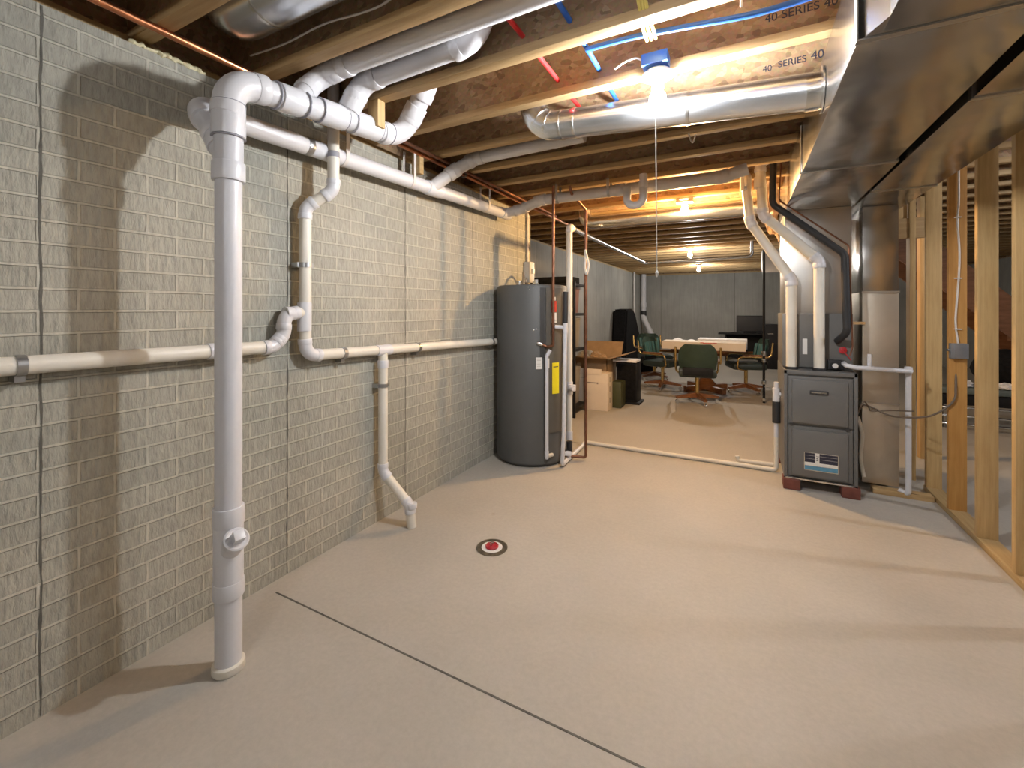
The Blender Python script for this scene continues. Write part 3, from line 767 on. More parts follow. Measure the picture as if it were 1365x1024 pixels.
# refrigerant line
rl = thing('refrigerant_line', 'black insulated line curving down from the joists to the coil beside the vent pipes', 'insulated pipe', (.63,4.0,1.2))
bm = bm_new(); tube(bm, rounded([(.30,3.90,2.60),(.195,3.90,2.55),(.190,3.90,2.17),(.640,3.93,1.77),(.655,3.94,1.20),(.62,4.08,1.13)], .07), .024, 16); obj('insulation', bm, M['rubber'], rl)
bm = bm_new(); tube(bm, rounded([(.25,3.93,2.55),(.235,3.93,2.20),(.668,3.95,1.83),(.690,3.955,1.10),(.675,3.955,1.03)], .05), .006, 8); obj('liquid_line', bm, M['copper_dull'], rl)
bm = bm_new(); lathe(bm, [(.024,0),(.026,.006),(.01,.01)], (.655,4.095,1.06), (0,-1,0), 16); tube(bm, [(.655,4.08,1.06),(.70,4.07,.99)], .004, 6); obj('line_cap', bm, M['redplug'], rl)
# condensate trap at the coil and pipe to the right
cdp = thing('coil_drain_pipe', 'white drain pipe with open stub running right from the furnace and down to the floor', 'pipe', (.8,4,0))
pvc(cdp, [(.655,4.08,.965),(.66,3.99,.955),(.72,3.985,.945),(1.045,4.10,.925),(1.043,4.14,.90)], .0165, R=.02, mat='pvc_fit', elbows=False)
pvc(cdp, [(1.046,4.10,.93),(1.046,4.14,.92),(1.046,4.14,.025),(1.0,4.17,.045)], .0175, R=.02, mat='pvc_fit', elbows=False, part='drop')
bm = bm_new(); tube(bm, [(.800,4.015,.94),(.800,4.015,1.045)], .0145, 14); hub(bm, (.775,4.006,.941), (1,.35,0), .0165, .05); obj('tee', bm, M['pvc_fit'], cdp)
bm = bm_new(); lathe(bm, [(.020,0),(.024,.004),(.024,.03),(.020,.034)], (1.046,4.14,.92), (0,0,1), 16); obj('elbow', bm, M['pvc_fit'], cdp)
bm = bm_new(); lathe(bm, [(.026,0),(.026,.03),(.015,.03),(.015,.02),(.0,.02)], (.600,4.065,.945), (0,-1,0), 20); box(bm, .56,.66,4.06,4.105,.915,.985,.004); obj('drain_port', bm, M['rubber'], cdp)
bm = bm_new(); lathe(bm, [(.018,0),(.018,.004),(.010,.004)], (.600,4.034,.945), (0,-1,0), 20); obj('port_ring', bm, M['label_w'], cdp)
# wires
single('furnace_power_cable', [(1.235,3.955,1.05),(1.232,3.93,.86),(1.215,3.92,.76),(1.13,3.93,.665),(1.04,3.96,.625),(.93,4.08,.60),(.85,4.13,.635),(.78,4.08,.66),(.74,4.05,.62)], .0065, 'brown_cable', 'brown cable sagging from the metal junction box on the orange stud to the furnace', 'cable', smooth=True)
single('thermostat_wire', [(.73,4.03,.60),(.76,3.99,.70),(.80,4.05,.655),(.84,4.15,.61),(.95,4.15,.625),(1.04,4.0,.66)], .0045, 'brown_cable', 'thin looped wire beside the right edge of the furnace above the brown cable', 'cable', smooth=True)
single('furnace_hose', [(.735,4.04,.58),(.765,4.06,.45),(.755,4.05,.28),(.775,4.06,.14)], .013, 'pvc_warm', 'cream hose hanging in the gap between furnace and upright duct', 'hose', smooth=True)
# loose plastic sheeting between plenum and duct
ps = bm_new(); g = []
for i in range(15):
    row = []
    for j in range(11):
        u = i/14; v = j/10
        row.append(ps.verts.new((.12+.13*u+.012*math.sin(v*9+u*5), 4.25+.02*math.sin(u*11+v*7)+.1*v, 2.42-.48*v*(.55+.45*u)-.02*math.sin(u*14))))
    g.append(row)
for i in range(14):
    for j in range(10): ps.faces.new([g[i][j],g[i+1][j],g[i+1][j+1],g[i][j+1]])
bmesh.ops.solidify(ps, geom=ps.faces[:], thickness=.0015)
M['plastic'] = simple('clear_sheeting', (.55,.42,.32), .25, var=.3, nscale=12)
tag(obj('plastic_sheeting', ps, M['plastic']), 'crinkled translucent plastic sheet hanging beside the duct behind the vent pipes', 'plastic sheet')

# ------------------------------------------------------------------ stud wall
def stud_thing(x0, x1, y0, y1, z0, z1, label, mat='pine_z'):
    o = obj('wall_stud', box(bm_new(), 0,x1-x0,0,y1-y0,0,z1-z0,.0025), M[mat]); o.location = (x0,y0,z0); return tag(o, label, 'stud')
SZ = .038; ST = 2.40
studs = [(3.125,'pine_z','pale wall stud nearest the camera at the right edge, with a small knot'),
         (3.53,'pine_z','pale wall stud second from the right edge, with dark knots near its foot'),
         (3.935,'pine_z_or','orange-toned wall stud carrying the metal junction box'),
         (4.345,'pine_z','pale corner stud just right of the white drain drop')]
for y, m, l in studs: stud_thing(1.20,1.289, y,y+.038, SZ,ST, l, m)
for y in (2.72,2.31,1.90,1.49,1.08,.27):
    o = stud_thing(1.20,1.289, y,y+.038, SZ,ST, 'wall stud right of the camera, beyond the right edge of the picture'); o['group'] = 'studs beside the camera'
o = obj('bottom_plate', box(bm_new(), 1.198,1.290,.2,4.40,0,SZ,.002), M['pine_y']); tag(o, 'long wooden bottom plate on the floor carrying the right stud wall', 'wall plate')
o = obj('top_plate', box(bm_new(), 1.198,1.290,.2,4.40,ST,JB,.002), M['pine_y']); tag(o, 'wooden top plate above the right stud wall', 'wall plate')
block('loose board lying flat on the floor at the foot of the corner stud', .845, 1.187, 4.135, 4.222, 0, .036, 'pine_x')
# second framed wall going right behind the corner
for x, l in ((1.30,'narrow stud just behind the corner stud'),(1.17,'narrow stud seen between the upright duct and the corner stud')):
    stud_thing(x,x+.038, 4.60,4.689, 0,ST, l)
stud_thing(1.42,1.458,5.3,5.39,0,ST,'darker stud deeper in, seen through the gap beside the corner stud')
o = obj('header_board', box(bm_new(), 1.03,1.30,4.61,4.65,1.94,2.10,.003), M['pine_x']); tag(o, 'short wooden header board between the upright duct and the corner stud', 'board')
o = obj('cripple_board', box(bm_new(), 1.03,1.16,4.62,4.66,2.10,ST,.003), M['pine_z']); tag(o, 'upright board above the short header beside the upright duct', 'board')
# junction box and cables on stud
jb = thing('junction_box', 'grey metal junction box screwed to the orange-toned stud', 'electrical box', (1.24,3.9,1.09))
bm = bm_new(); box(bm, 1.198,1.285, 3.895,3.934, 1.045,1.145,.004); obj('box_body', bm, M['boxgrey'], jb)
bm = bm_new(); box(bm, 1.212,1.283, 3.890,3.896, 1.048,1.142,.002); obj('cover_plate', bm, M['boxgrey'], jb)
bm = bm_new(); tube(bm, [(1.205,3.915,1.10),(1.182,3.905,1.10)], .008, 8); obj('connector', bm, M['chrome'], jb)
wc = thing('white_stud_cable', 'white cable stapled down the orange-toned stud into the junction box', 'cable', (1.25,3.92,1.7))
bm = bm_new(); tube(bm, smooth_path([(1.245,3.928,2.39),(1.246,3.927,2.1),(1.240,3.928,1.95),(1.248,3.925,1.75),(1.246,3.927,1.60),(1.236,3.927,1.42),(1.230,3.927,1.28),(1.242,3.925,1.14)]), .0055, 8); obj('cable', bm, M['white_cable'], wc)
for z in (1.97,1.57,1.235): obj('staple', box(bm_new(), 1.224,1.258,3.916,3.934,z,z+.006), M['label_w'], wc)

# ------------------------------------------------------------------ lamps
def lamp(label, x, y, ztop, em, wattcol, s, group='ceiling bulb holders', size=1.0):
    t = thing('bulb_holder', label, 'lamp', (x,y,ztop), group)
    bm = bm_new(); lathe(bm, [(.05,.0),(.055,-.004),(.062*size,-.016),(.062*size,-.024),(.034,-.034),(.026,-.05),(.026,-.075)][::-1], (x,y,ztop), seg=28); obj('holder_base', bm, M['porcelain'], t)
    bm = bm_new(); lathe(bm, [(a*size, -.07+(b_+.07)*size) for a, b_ in [(.014,-.07),(.018,-.085),(.030,-.105),(.033,-.128),(.028,-.148),(.014,-.162),(.001,-.165)][::-1]], (x,y,ztop), seg=20)
    m = bulb_mat('bulb_glow', wattcol, em); obj('bulb', bm, m, t)
    return t
E = 120
l1 = lamp('bright bare bulb in a white round holder with pull cord, nearest ceiling lamp', -.343, 2.035, JB-.002, E*1.95, (.97,.98,1.0), 1, size=1.1)
bm = bm_new(); box(bm, -.40,-.29, 1.96,2.04, JB+.0,JB+.05,.004); obj('mounting_box', bm, M['blue_pex'], l1)
bm = bm_new(); tube(bm, [(-.343+.028,2.035,JB-.03),(-.343-.001,1.99,JB-.17),(-.338,1.99,1.535)], .0022, 8); obj('pull_cord', bm, M['cord'], l1)
bm = bm_new(); lathe(bm, [(.002,0),(.006,.008),(.007,.02),(.002,.03)], (-.338,1.99,1.51), seg=12); obj('cord_bell', bm, M['cord'], l1)
l2 = lamp('warm yellow bare bulb, second ceiling lamp from the camera', -.505, 4.48, JB-.002, E*3.4, (1.0,.60,.25), 1)
bm = bm_new(); box(bm, -.58,-.43, 4.44,4.52, JB-.05,JB-.001,.004); obj('mounting_box', bm, M['boxgrey'], l2)
l3 = lamp('small bright bulb over the table, third ceiling lamp from the camera', -.83, 8.15, JB-.002, E*1.7, (1.0,.93,.84), 1)
l4 = lamp('farthest bare bulb near the back wall', -.965, 11.35, JB-.002, E*1.5, (1.0,.94,.86), 1)
l5 = lamp('bare bulb over the space beyond the stud wall, out of sight from the camera', 3.0, 3.6, JB-.002, E*1.7, (.93,.95,1.0), 1)
l6 = lamp('bare bulb behind the camera near the near wall', -.1, -1.4, JB-.002, E*1.2, (.97,.98,1.0), 1)

# ------------------------------------------------------------------ cables and tubes under the joists
def pex(name, x, z, y0, y1, mat, label): single(name, [(x,y0,z),(x+.01,(y0+y1)/2,z-.003),(x,y1,z)], .0115, mat, label, 'tube')
pex('red_water_tube', -.835, 2.525, .2, 2.42, 'red_pex', 'red water tube threaded through the joists left of the nearest lamp')
pex('blue_water_tube', -.625, 2.525, 1.2, 2.42, 'blue_pex', 'blue water tube threaded through the joists, just left of the nearest lamp')
single('blue_branch_tube', [(-.615,1.85,2.505),(-.50,1.86,2.51),(-.38,1.86,2.505),(-.2,1.86,2.488),(.05,1.86,2.465),(.285,1.86,2.475)], .0115, 'blue_pex', 'blue tube running right along the joist bay above the nearest lamp', 'tube', smooth=True)
single('blue_branch_tube', [(-1.45,1.30,2.56),(-.9,1.31,2.58),(-.3,1.30,2.57),(.25,1.31,2.57)], .0115, 'blue_pex', 'blue tube hidden above the thick white pipe, next to the joist', 'tube', smooth=True)
for i, dx in enumerate((-.022,0,.022)):
    single('yellow_cable', [(-.325+dx*.5,1.55,2.50),(-.326+dx*.6,1.68,2.450),(-.332+dx*.8,1.76,2.462),(-.345+dx*.8,1.90,2.50)], .0065, 'yellow_cable', ['left','middle','right'][i]+' one of three yellow cables crossing the bay above the nearest lamp', 'cable', smooth=True, group='yellow cables above the lamp')
single('white_cable_loop', [(-.22,1.68,2.53),(-.10,1.72,2.545),(-.02,1.78,2.53),(-.01,1.82,2.48)], .005, 'white_cable', 'white cable loop hanging in the bay right of the yellow cables', 'cable', smooth=True)
single('white_cable_loop', [(-.52,1.98,2.46),(-.48,1.99,2.485),(-.43,1.99,2.49),(-.40,1.99,2.47)], .004, 'white_cable', 'short white cable end left of the nearest lamp holder', 'cable', smooth=True)
single('joist_cable', [(-2.0,1.215,2.53),(-1.75,1.215,2.515),(-1.5,1.215,2.525),(-1.2,1.215,2.50),(-1.0,1.215,2.56)], .004, 'white_cable', 'thin cable stapled along the joist beside the large silver duct', 'cable', smooth=True)
single('joist_cable', [(-.30,2.86,2.44),(-.29,2.85,2.40),(-.275,2.85,2.375),(-.26,2.85,2.42)], .005, 'white_cable', 'short looped cable hanging behind the long silver round duct', 'cable', smooth=True)

# ------------------------------------------------------------------ floor drain
fdz = thing('floor_drain', 'round metal floor drain ring with a red plug in the middle of the slab', 'floor drain', (-1.28,2.17,0))
bm = bm_new(); lathe(bm, [(.088,0),(.090,.004),(.072,.006),(.060,.004),(.058,.001)], (-1.28,2.17,0), seg=40); obj('drain_ring', bm, M['chrome'] if 0 else simple('drain_bronze', (.22,.19,.14), .35, .7, var=.4, nscale=25), fdz)
bm = bm_new(); lathe(bm, [(.060,.001),(.060,.005),(.032,.005)], (-1.28,2.17,0), seg=32); obj('drain_rim', bm, M['porcelain'], fdz)
bm = bm_new(); lathe(bm, [(.036,.003),(.038,.014),(.034,.018),(.029,.014),(.012,.014)], (-1.28,2.17,0), seg=32); pg = obj('drain_plug', bm, M['redplug'], fdz)
bm = bm_new(); lathe(bm, [(.009,.013),(.009,.022),(.005,.025),(.005,.032)], (-1.285,2.17,0), seg=14); box(bm, -1.302,-1.268,2.166,2.174,.026,.034,.002); obj('wing_nut', bm, M['chrome'], pg)

# ------------------------------------------------------------------ storage near the heater
sh = thing('storage_rack', 'black slotted metal storage rack in the recess behind the water heater', 'shelf', (-2.3,5.5,0))
sx0, sx1, sy0, sy1 = -2.72,-1.90,5.25,5.70
for x in (sx0,sx1):
    for y in (sy0,sy1):
        bm = bm_new(); box(bm, x-.018,x+.018,y-.018,y+.018,0,1.72,.002)
        obj('post', bm, M['black'], sh)
for z in (.12,.86,1.32,1.70):
    bm = bm_new(); box(bm, sx0,sx1,sy0,sy1,z-.035,z,.003); obj('shelf_board', bm, M['black'], sh)
def tub(name, label, x0,x1,y0,y1,z0,z1, mat, lidmat='black'):
    t = thing(name, label, 'storage bin', ((x0+x1)/2,(y0+y1)/2,z0))
    bm = bm_new(); k = .02
    prism(bm, [(x0+k,z0),(x1-k,z0),(x1,z1-.03),(x0,z1-.03)], 'y', y0,y1); obj('tub', bm, M[mat], t)
    bm = bm_new(); box(bm, x0-.01,x1+.01,y0-.01,y1+.01,z1-.03,z1,.006); obj('lid', bm, M[lidmat], t); return t
tub('storage_bin', 'reddish brown storage bin on the top open shelf of the black rack', -2.60,-1.97,5.27,5.66,1.321,1.66,'bin','bin')
tub('storage_bin', 'grey storage bin on the middle shelf of the black rack', -2.60,-1.96,5.27,5.66,.861,1.26,'bin_clear','bin_clear')
tub('storage_bin', 'grey storage bin on the lowest shelf of the black rack', -2.60,-1.96,5.27,5.66,.121,.60,'bin_clear','bin_clear')
o = obj('folded_tarp', box(bm_new(), -2.55,-1.95,5.28,5.62,1.701,1.79,.02), M['fabric_black']); tag(o, 'folded black cover lying on top of the black rack', 'cover')
# white carton
wb = thing('white_carton', 'white cardboard carton standing on the floor behind the copper pipe', 'box', (-1.85,5.9,0))
bm = bm_new(); box(bm, -2.08,-1.615,5.78,6.02,0,.50,.004); obj('carton', bm, M['whitebox'], wb)
bm = bm_new(); box(bm, -2.08,-1.70,5.775,5.785,.48,.56,.002); obj('raised_flap', bm, M['whitebox'], wb)
obj('printed_line', box(bm_new(), -1.95,-1.76,5.777,5.7795,.365,.377), M['ink_grey'], wb)
obj('printed_mark', box(bm_new(), -1.765,-1.745,5.777,5.7795,.355,.38), M['ink_grey'], wb)
obj('printed_line', box(bm_new(), -2.03,-1.93,5.777,5.7795,.43,.437), M['ink_grey'], wb)
for z in (.10,.25,.38): obj('printed_mark', box(bm_new(), -1.6155,-1.6125,5.87,5.90,z,z+.07), M['ink_grey'], wb)
o = obj('black_crate', box(bm_new(), -2.30,-2.10,5.76,6.05,0,.46,.01), M['black']); tag(o, 'black box on the floor left of the white carton', 'box')
cb_ = thing('brown_carton', 'open brown cardboard carton with flaps behind the white carton', 'box', (-1.9,6.4,0))
bm = bm_new()
for a in ((-2.25,-1.72,6.12,6.13),(-2.25,-1.72,6.60,6.61),(-2.25,-2.24,6.12,6.61),(-1.73,-1.72,6.12,6.61)): box(bm, a[0],a[1],a[2],a[3],.01,.66)
box(bm, -2.25,-1.72,6.12,6.61,0,.012); obj('carton', bm, M['cardboard'], cb_)
bm = bm_new(); prism(bm, [(6.12,.66),(6.125,.652),(5.86,.70),(5.855,.712)], 'x', -2.22,-1.66); obj('front_flap', bm, M['cardboard'], cb_)
bm = bm_new(); prism(bm, [(-1.72,.66),(-1.725,.652),(-1.42,.745),(-1.415,.755)], 'y', 6.12,6.60); obj('side_flap', bm, M['cardboard'], cb_)
bm = bm_new(); prism(bm, [(6.60,.66),(6.61,.652),(6.75,.86),(6.74,.87)], 'x', -2.22,-1.64); obj('back_flap', bm, M['cardboard'], cb_)
for i,(x,y,s) in enumerate(((-2.12,6.24,.085),(-1.95,6.34,.085),(-2.10,6.48,.085),(-1.82,6.24,.06))):
    bm = bm_new(); bmesh.ops.create_icosphere(bm, subdivisions=3, radius=s)
    for v in bm.verts: v.co *= 1+random.uniform(-.16,.16)
    bmesh.ops.translate(bm, vec=(x,y,.66), verts=bm.verts)
    tag(obj('crumpled_paper', bm, M['cardboard'] if i%2 else M['bin_clear']), ['crumpled tan packing paper at the front left of the open carton','crumpled grey packing paper in the middle of the open carton','crumpled tan packing paper at the back of the open carton','small grey wad of packing paper at the right of the open carton'][i], 'packing paper', None)
pp = thing('magazine_stack', 'small flat stack of white papers on top of the black speaker tower', 'papers', (-1.52,6.5,.66))
bm = bm_new(); box(bm, -1.70,-1.36,6.35,6.62,.605,.635,.004, mtx=None); obj('sheets', bm, M['paper'], pp)
o = obj('olive_bin', box(bm_new(), -1.64,-1.50,6.03,6.30,0,.36,.02), M['olive']); tag(o, 'dark olive green container on the floor right of the white carton', 'container')
sp = thing('speaker_tower', 'tall black floor speaker right of the olive container', 'speaker', (-1.5,6.55,0))
bm = bm_new(); box(bm, -1.66,-1.36,6.40,6.66,.03,.60,.008); obj('cabinet', bm, M['black'], sp)
bm = bm_new(); box(bm, -1.70,-1.32,6.37,6.69,0,.03,.006); obj('plinth', bm, M['black'], sp)
bm = bm_new(); box(bm, -1.64,-1.38,6.392,6.402,.06,.57,.003); obj('grille', bm, M['fabric_black'], sp)
gc = bm_new(); prism(gc, [(10.35,0),(12.3,0),(12.2,.35),(11.7,.75),(11.35,1.25),(11.1,1.38),(10.45,1.36),(10.32,.7)], 'x', -2.79,-2.45)
es = [e for e in gc.edges]; bmesh.ops.bevel(gc, geom=es, offset=.04, segments=3, affect='EDGES')
bm = gc; tag(obj('gear_bag', bm, M['fabric_black']), 'tall black padded bag leaning on the left wall of the rear room', 'bag')
bm = bm_new(); bmesh.ops.create_icosphere(bm, subdivisions=3, radius=.34)
for v in bm.verts: v.co.z *= .45; v.co *= 1+random.uniform(-.08,.08)
bmesh.ops.translate(bm, vec=(-2.0,9.75,.155), verts=bm.verts); tag(obj('tarp_heap', bm, M['fabric_black']), 'low dark heap of fabric on the floor beside the tall black bag', 'heap')
bm = bm_new(); lathe(bm, [(.16,0),(.17,.01),(.15,.012),(.14,.004)], (-1.75,9.4,0), seg=28); tag(obj('floor_ring', bm, M['bin']), 'reddish ring lying on the floor near the left wall of the rear room', 'ring')
# corner pipes
kp = thing('corner_drain_pipe', 'thick white pipe with black coupling in the far left corner', 'pipe', (-2.62,13.6,0))
pvc(kp, [(-2.70,13.6,2.42),(-2.70,13.6,1.10),(-2.50,13.6,.68),(-2.42,13.6,.20)], .075, R=.15)
coupling(kp, (-2.70,13.6,1.24), (0,0,1), .075, .16, 'rubber'); coupling(kp, (-2.70,13.6,1.5), (0,0,1), .075, .14)
bm = bm_new(); lathe(bm, [(.26,0),(.26,.10),(.23,.12),(.09,.13),(.09,.30)], (-2.42,13.55,0), seg=28); obj('sump_lid', bm, M['pvc_grey'], kp)
single('corner_conduit', [(-2.76,12.6,2.42),(-2.76,12.6,.45),(-2.76,13.5,.45)], .026, 'pvc_grey', 'thin pale pipe on the left wall just before the far corner', 'pipe', R=.05)

# ------------------------------------------------------------------ table with things on it
tb = thing('pedestal_table', 'dark wooden octagonal pedestal table in the middle of the rear room', 'table', (-.58,8.1,0))
def octo(cx, cy, a, b, k=.3): return [(cx-a+k,cy-b),(cx+a-k,cy-b),(cx+a,cy-b+k),(cx+a,cy+b-k),(cx+a-k,cy+b),(cx-a+k,cy+b),(cx-a,cy+b-k),(cx-a,cy-b+k)]
bm = bm_new(); prism(bm, octo(-.58,8.1,.52,.60), 'z', .68,.72); obj('tabletop', bm, M['tablewood'], tb)
bm = bm_new(); prism(bm, octo(-.58,8.1,.34,.44,.2), 'z', .62,.68); obj('apron', bm, M['tablewood'], tb)
bm = bm_new(); lathe(bm, [(.15,.03),(.16,.12),(.09,.2),(.11,.45),(.16,.62)], (-.58,8.1,0), seg=16); obj('pedestal', bm, M['tablewood'], tb)
for a in range(4):
    bm = bm_new(); box(bm, .05,.42,-.04,.04,0,.09,.01, mtx=Matrix.Translation((-.58,8.1,0)) @ Matrix.Rotation(a*PI/2+PI/4,4,'Z')); obj('foot', bm, M['tablewood'], tb)
fb = thing('flat_carton', 'long flat pale carton lying on the pedestal table', 'box', (-.6,7.75,.72))
mt = Matrix.Translation((-.60,7.76,.72)) @ Matrix.Rotation(.0,4,'Z')
bm = bm_new(); box(bm, -.60,.62,-.22,.20,.001,.125,.004, mtx=mt); obj('carton', bm, M['whitebox'], fb)
for x0,x1,z in ((.02,.20,.118),(-.02,.03,.124),(.17,.22,.12)):
    bm = bm_new(); box(bm, x0,x1,-.222,-.219,z-.012,z,mtx=mt); obj('printed_mark', bm, M['label_r'], fb)
sw = thing('white_panel_carton', 'flat white board carton lying behind the pale one on the table', 'box', (-.4,8.15,.70))
bm = bm_new(); box(bm, -.70,.04,8.0,8.42,.722,.87,.006); obj('panel', bm, M['paper'], sw)
for i,(x,y,w,rz) in enumerate(((-1.02,8.2,.30,.2),(-.85,8.36,.34,-.2),(-1.0,8.05,.22,.5))):
    bm = bm_new(); bmesh.ops.create_grid(bm, x_segments=8, y_segments=8, size=w/2)
    for v in bm.verts: v.co.z = .02*math.sin(v.co.x*25+i)+.02*math.cos(v.co.y*22)
    bmesh.ops.solidify(bm, geom=bm.faces[:], thickness=.012)
    bmesh.ops.transform(bm, matrix=Matrix.Translation((x,y,.765+.035*i)) @ Matrix.Rotation(rz,4,'Z'), verts=bm.verts)
    tag(obj('paper_sheet', bm, M['paper']), ['crumpled white sheet at the left end of the table','crumpled white sheet on top at the far left of the table','small crumpled white sheet at the near left of the table'][i], 'sheet')
bm = bm_new(); bmesh.ops.create_icosphere(bm, subdivisions=2, radius=.04); bmesh.ops.translate(bm, vec=(-.98,7.60,.742), verts=bm.verts)
for v in bm.verts: v.co.z = .702+(v.co.z-.702)*1
tag(obj('tape_roll', bm, M['black']), 'small dark lump at the left end of the pale carton', 'tape roll')

# ------------------------------------------------------------------ chairs
def make_chair(vm, vd, label):
    t = thing('swivel_chair', label, 'chair', (0,0,0), 'green swivel chairs')
    # seat
    bm = bm_new(); box(bm, -.25,.25,-.24,.26,.40,.50,.04); obj('seat', bm, M[vd], t)
    # curved back
    bm = bm_new(); G = []
    for i in range(15):
        u = -1+2*i/14; row = []
        for j in range(11):
            v = j/10
            w = .26*(1-.10*abs(v-.45)*2) * (1 if v < .7 else math.sqrt(max(.02,1-((v-.7)/.32)**2*.55)))
            row.append(bm.verts.new((u*w, -.27-.07*v+.07*u*u, .52+.36*v)))
        G.append(row)
    for i in range(14):
        for j in range(10): bm.faces.new([G[i][j],G[i+1][j],G[i+1][j+1],G[i][j+1]])
    bmesh.ops.solidify(bm, geom=bm.faces[:], thickness=.055); obj('backrest', bm, M[vm], t)
    bm = bm_new()
    for k in range(5):
        x = -.18+.09*k; tube(bm, [(x,-.215+.07*(x/.26)**2*1,.56),(x,-.262+.07*(x/.26)**2,.80)], .028, 8)
    obj('back_cushion', bm, M['teal'], t)
    bm = bm_new(); box(bm, -.20,.20,-.30,-.24,.44,.55,.01); obj('back_bracket', bm, M['black'], t)
    for s in (-1,1):
        bm = bm_new(); tube(bm, rounded([(s*.29,-.30,.84),(s*.29,-.27,.615),(s*.30,.20,.615),(s*.29,.22,.43),(s*.16,.05,.385)], .06), .014, 10); obj('arm_frame', bm, M['brass'], t)
        bm = bm_new(); tube(bm, [(s*.285,-.20,.63),(s*.295,.14,.632)], .020, 10); obj('arm_pad', bm, M['tablewood'], t)
    bm = bm_new(); tube(bm, [(0,0,.12),(0,0,.40)], .028, 14); obj('column', bm, M['brass'], t)
    for a in range(4):
        R_ = Matrix.Rotation(a*PI/2+.35,4,'Z')
        bm = bm_new(); prism(bm, [(.0,.09),(.30,.075),(.31,.105),(.03,.155),(0,.155)], 'y', -.022,.022)
        bmesh.ops.transform(bm, matrix=R_, verts=bm.verts); lg = obj('base_leg', bm, M['tablewood'], t)
        bm = bm_new(); tube(bm, [R_ @ Vector((.285,-.014,.030)), R_ @ Vector((.285,.014,.030))], .030, 14); tube(bm, [R_ @ Vector((.285,0,.03)), R_ @ Vector((.285,0,.08))], .007, 8); obj('caster', bm, M['chrome'], lg)
    return t
ch = make_chair('vinyl','vinyl_d','dark green swivel chair with its back to the camera, nearest the camera at the table')
ch.location = (-.61,6.90,0); ch.rotation_euler = (0,0,.12)
dup(ch, (-1.24,7.86,0), -PI/2-.35, 'dark green swivel chair at the left side of the table, facing right')
dup(ch, (.02,8.14,0), PI/2+.3, 'dark green swivel chair at the right side of the table, facing left')
dup(ch, (-1.55,8.85,0), -PI/2-.9, 'dark green swivel chair farthest back, partly hidden behind the left chair')

# ------------------------------------------------------------------ desk, monitor, dark cabinet at the back wall
dk = thing('black_desk', 'black desk against the back wall under the monitor', 'desk', (.0,13.2,0))
bm = bm_new(); box(bm, -.62,.75,12.9,13.6,.70,.74,.004); obj('desktop', bm, M['black'], dk)
for x in (-.46,.60): obj('side_panel', box(bm_new(), x,x+.03,12.95,13.58,0,.70), M['black'], dk)
obj('back_panel', box(bm_new(), -.46,.63,13.5,13.53,.05,.70), M['black'], dk)
mo = thing('monitor', 'black flat screen standing on the desk by the back wall', 'monitor', (.13,13.2,.74))
bm = bm_new(); box(bm, -.19,.44,13.16,13.20,.77,1.20,.006); obj('panel', bm, M['black'], mo)
obj('screen', box(bm_new(), -.17,.42,13.155,13.16,.79,1.18), M['screen'], mo)
obj('stand', box(bm_new(), -.02,.27,13.10,13.30,.741,.775,.004), M['black'], mo)
cbn = thing('black_cabinet', 'tall black cabinet with a small bright label left of the furnace', 'cabinet', (.75,12.0,0))
bm = bm_new(); box(bm, .42,1.0,11.6,12.1,0,1.02,.008); obj('body', bm, M['black'], cbn)
obj('handle', box(bm_new(), .47,.58,11.585,11.6,.80,.815), M['chrome'], cbn)
gp = thing('steel_post', 'thin black steel post with shiny fittings between the right chair and the furnace', 'post', (.25,7.38,0))
bm = bm_new(); tube(bm, [(.25,7.38,.0),(.25,7.38,2.43)], .017, 14); obj('pipe', bm, M['black'], gp)
for z in (.72,.62,.30,.05):
    coupling(gp, (.25,7.38,z), (0,0,1), .022, .05 if z!=.72 else .07, 'chrome', 'fitting', 1.35)
bm = bm_new(); tube(bm, [(.25,7.38,.24),(.9,7.38,.22)], .014, 10); obj('side_pipe', bm, M['steel'], gp)

# ------------------------------------------------------------------ beyond the stud wall
stc = thing('staircase', 'brown wooden staircase seen through the stud wall, descending to the right', 'staircase', (3.2,8.3,0))
def stair_poly(): return [(1.75,2.42),(2.15,2.42),(4.35,.12),(4.35,.0),(4.05,.0),(1.75,2.20)]
for y in (7.9,8.75):
    bm = bm_new(); prism(bm, stair_poly(), 'y', y, y+.04); obj('stringer', bm, M['stair'], stc)
n = 12
for i in range(n):
    x = 1.95+i*.19; z = 2.36-i*.199
    bm = bm_new(); box(bm, x,x+.25,7.94,8.75,z-.04,z); obj('tread', bm, M['stair'], stc)
    bm = bm_new(); box(bm, x,x+.02,7.94,8.75,z-.0,z+.16); obj('riser', bm, M['stair'], stc)
wb_ = thing('weight_bench', 'low grey padded bench with black frame and shiny rails beyond the stud wall', 'bench', (2.5,6.9,0))
bm = bm_new(); box(bm, 1.9,3.5,6.82,7.12,.40,.47,.02); obj('pad', bm, M['benchpad'], wb_)
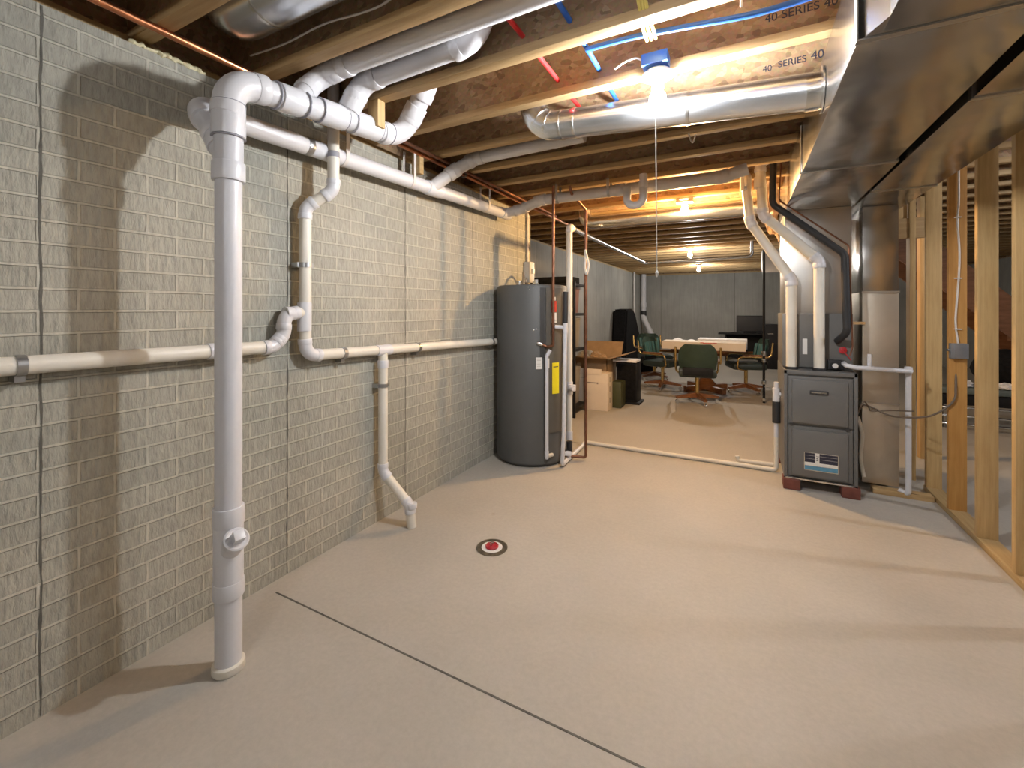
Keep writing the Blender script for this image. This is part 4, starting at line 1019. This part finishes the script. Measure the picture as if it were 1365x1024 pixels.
bm = bm_new(); box(bm, 1.9,3.5,6.86,7.08,.27,.40,.004); obj('frame', bm, M['black'], wb_)
for x in (2.0,3.35):
    for y in (6.88,7.02):
        obj('leg', box(bm_new(), x,x+.05,y,y+.05,0,.27), M['black'], wb_)
for z in (.25,.15,.06):
    bm = bm_new(); tube(bm, [(1.85,6.80,z),(3.55,6.80,z)], .014, 10); obj('rail', bm, M['chrome'], wb_)
bm = bm_new(); bmesh.ops.create_icosphere(bm, subdivisions=3, radius=.30)
for v in bm.verts:
    v.co.z *= .8; v.co *= 1+random.uniform(-.04,.04)
bmesh.ops.translate(bm, vec=(2.72,7.25,.66), verts=bm.verts)
for v in bm.verts: v.co.z = max(v.co.z, .472)
tag(obj('black_bag', bm, M['fabric_black']), 'round black bag resting on the grey bench beyond the studs', 'bag')
for i,(x,y,s) in enumerate(((2.24,6.95,.08),(2.56,6.88,.06))):
    bm = bm_new(); bmesh.ops.create_icosphere(bm, subdivisions=3, radius=s)
    for v in bm.verts: v.co *= 1+random.uniform(-.25,.2); v.co.z = max(v.co.z*.7, -.03)
    bmesh.ops.translate(bm, vec=(x,y,.505), verts=bm.verts); tag(obj('white_cloth', bm, M['paper']), ['crumpled white cloth on the grey bench, seen left of the pale stud with knots','crumpled white cloth on the grey bench in front of the black bag'][i], 'cloth')

# ------------------------------------------------------------------ camera, world, view
cam = bpy.data.cameras.new('camera'); co_ = bpy.data.objects.new('camera', cam); C.objects.link(co_)
co_.location = (0,0,1.37); co_.rotation_euler = (PI/2,0,math.atan(310/585))
cam.sensor_width = 36; cam.lens = 585/1365*36; cam.shift_y = -(512-412)/1365; cam.clip_start = .02
bpy.context.scene.camera = co_
w = bpy.data.worlds.new('world'); bpy.context.scene.world = w; w.use_nodes = True
w.node_tree.nodes['Background'].inputs['Color'].default_value = (.5,.5,.52,1); w.node_tree.nodes['Background'].inputs['Strength'].default_value = .0
vs = bpy.context.scene.view_settings
vs.view_transform = 'Standard'; vs.look = 'None'; vs.gamma = 1; vs.use_curve_mapping = False; vs.exposure = 2.85
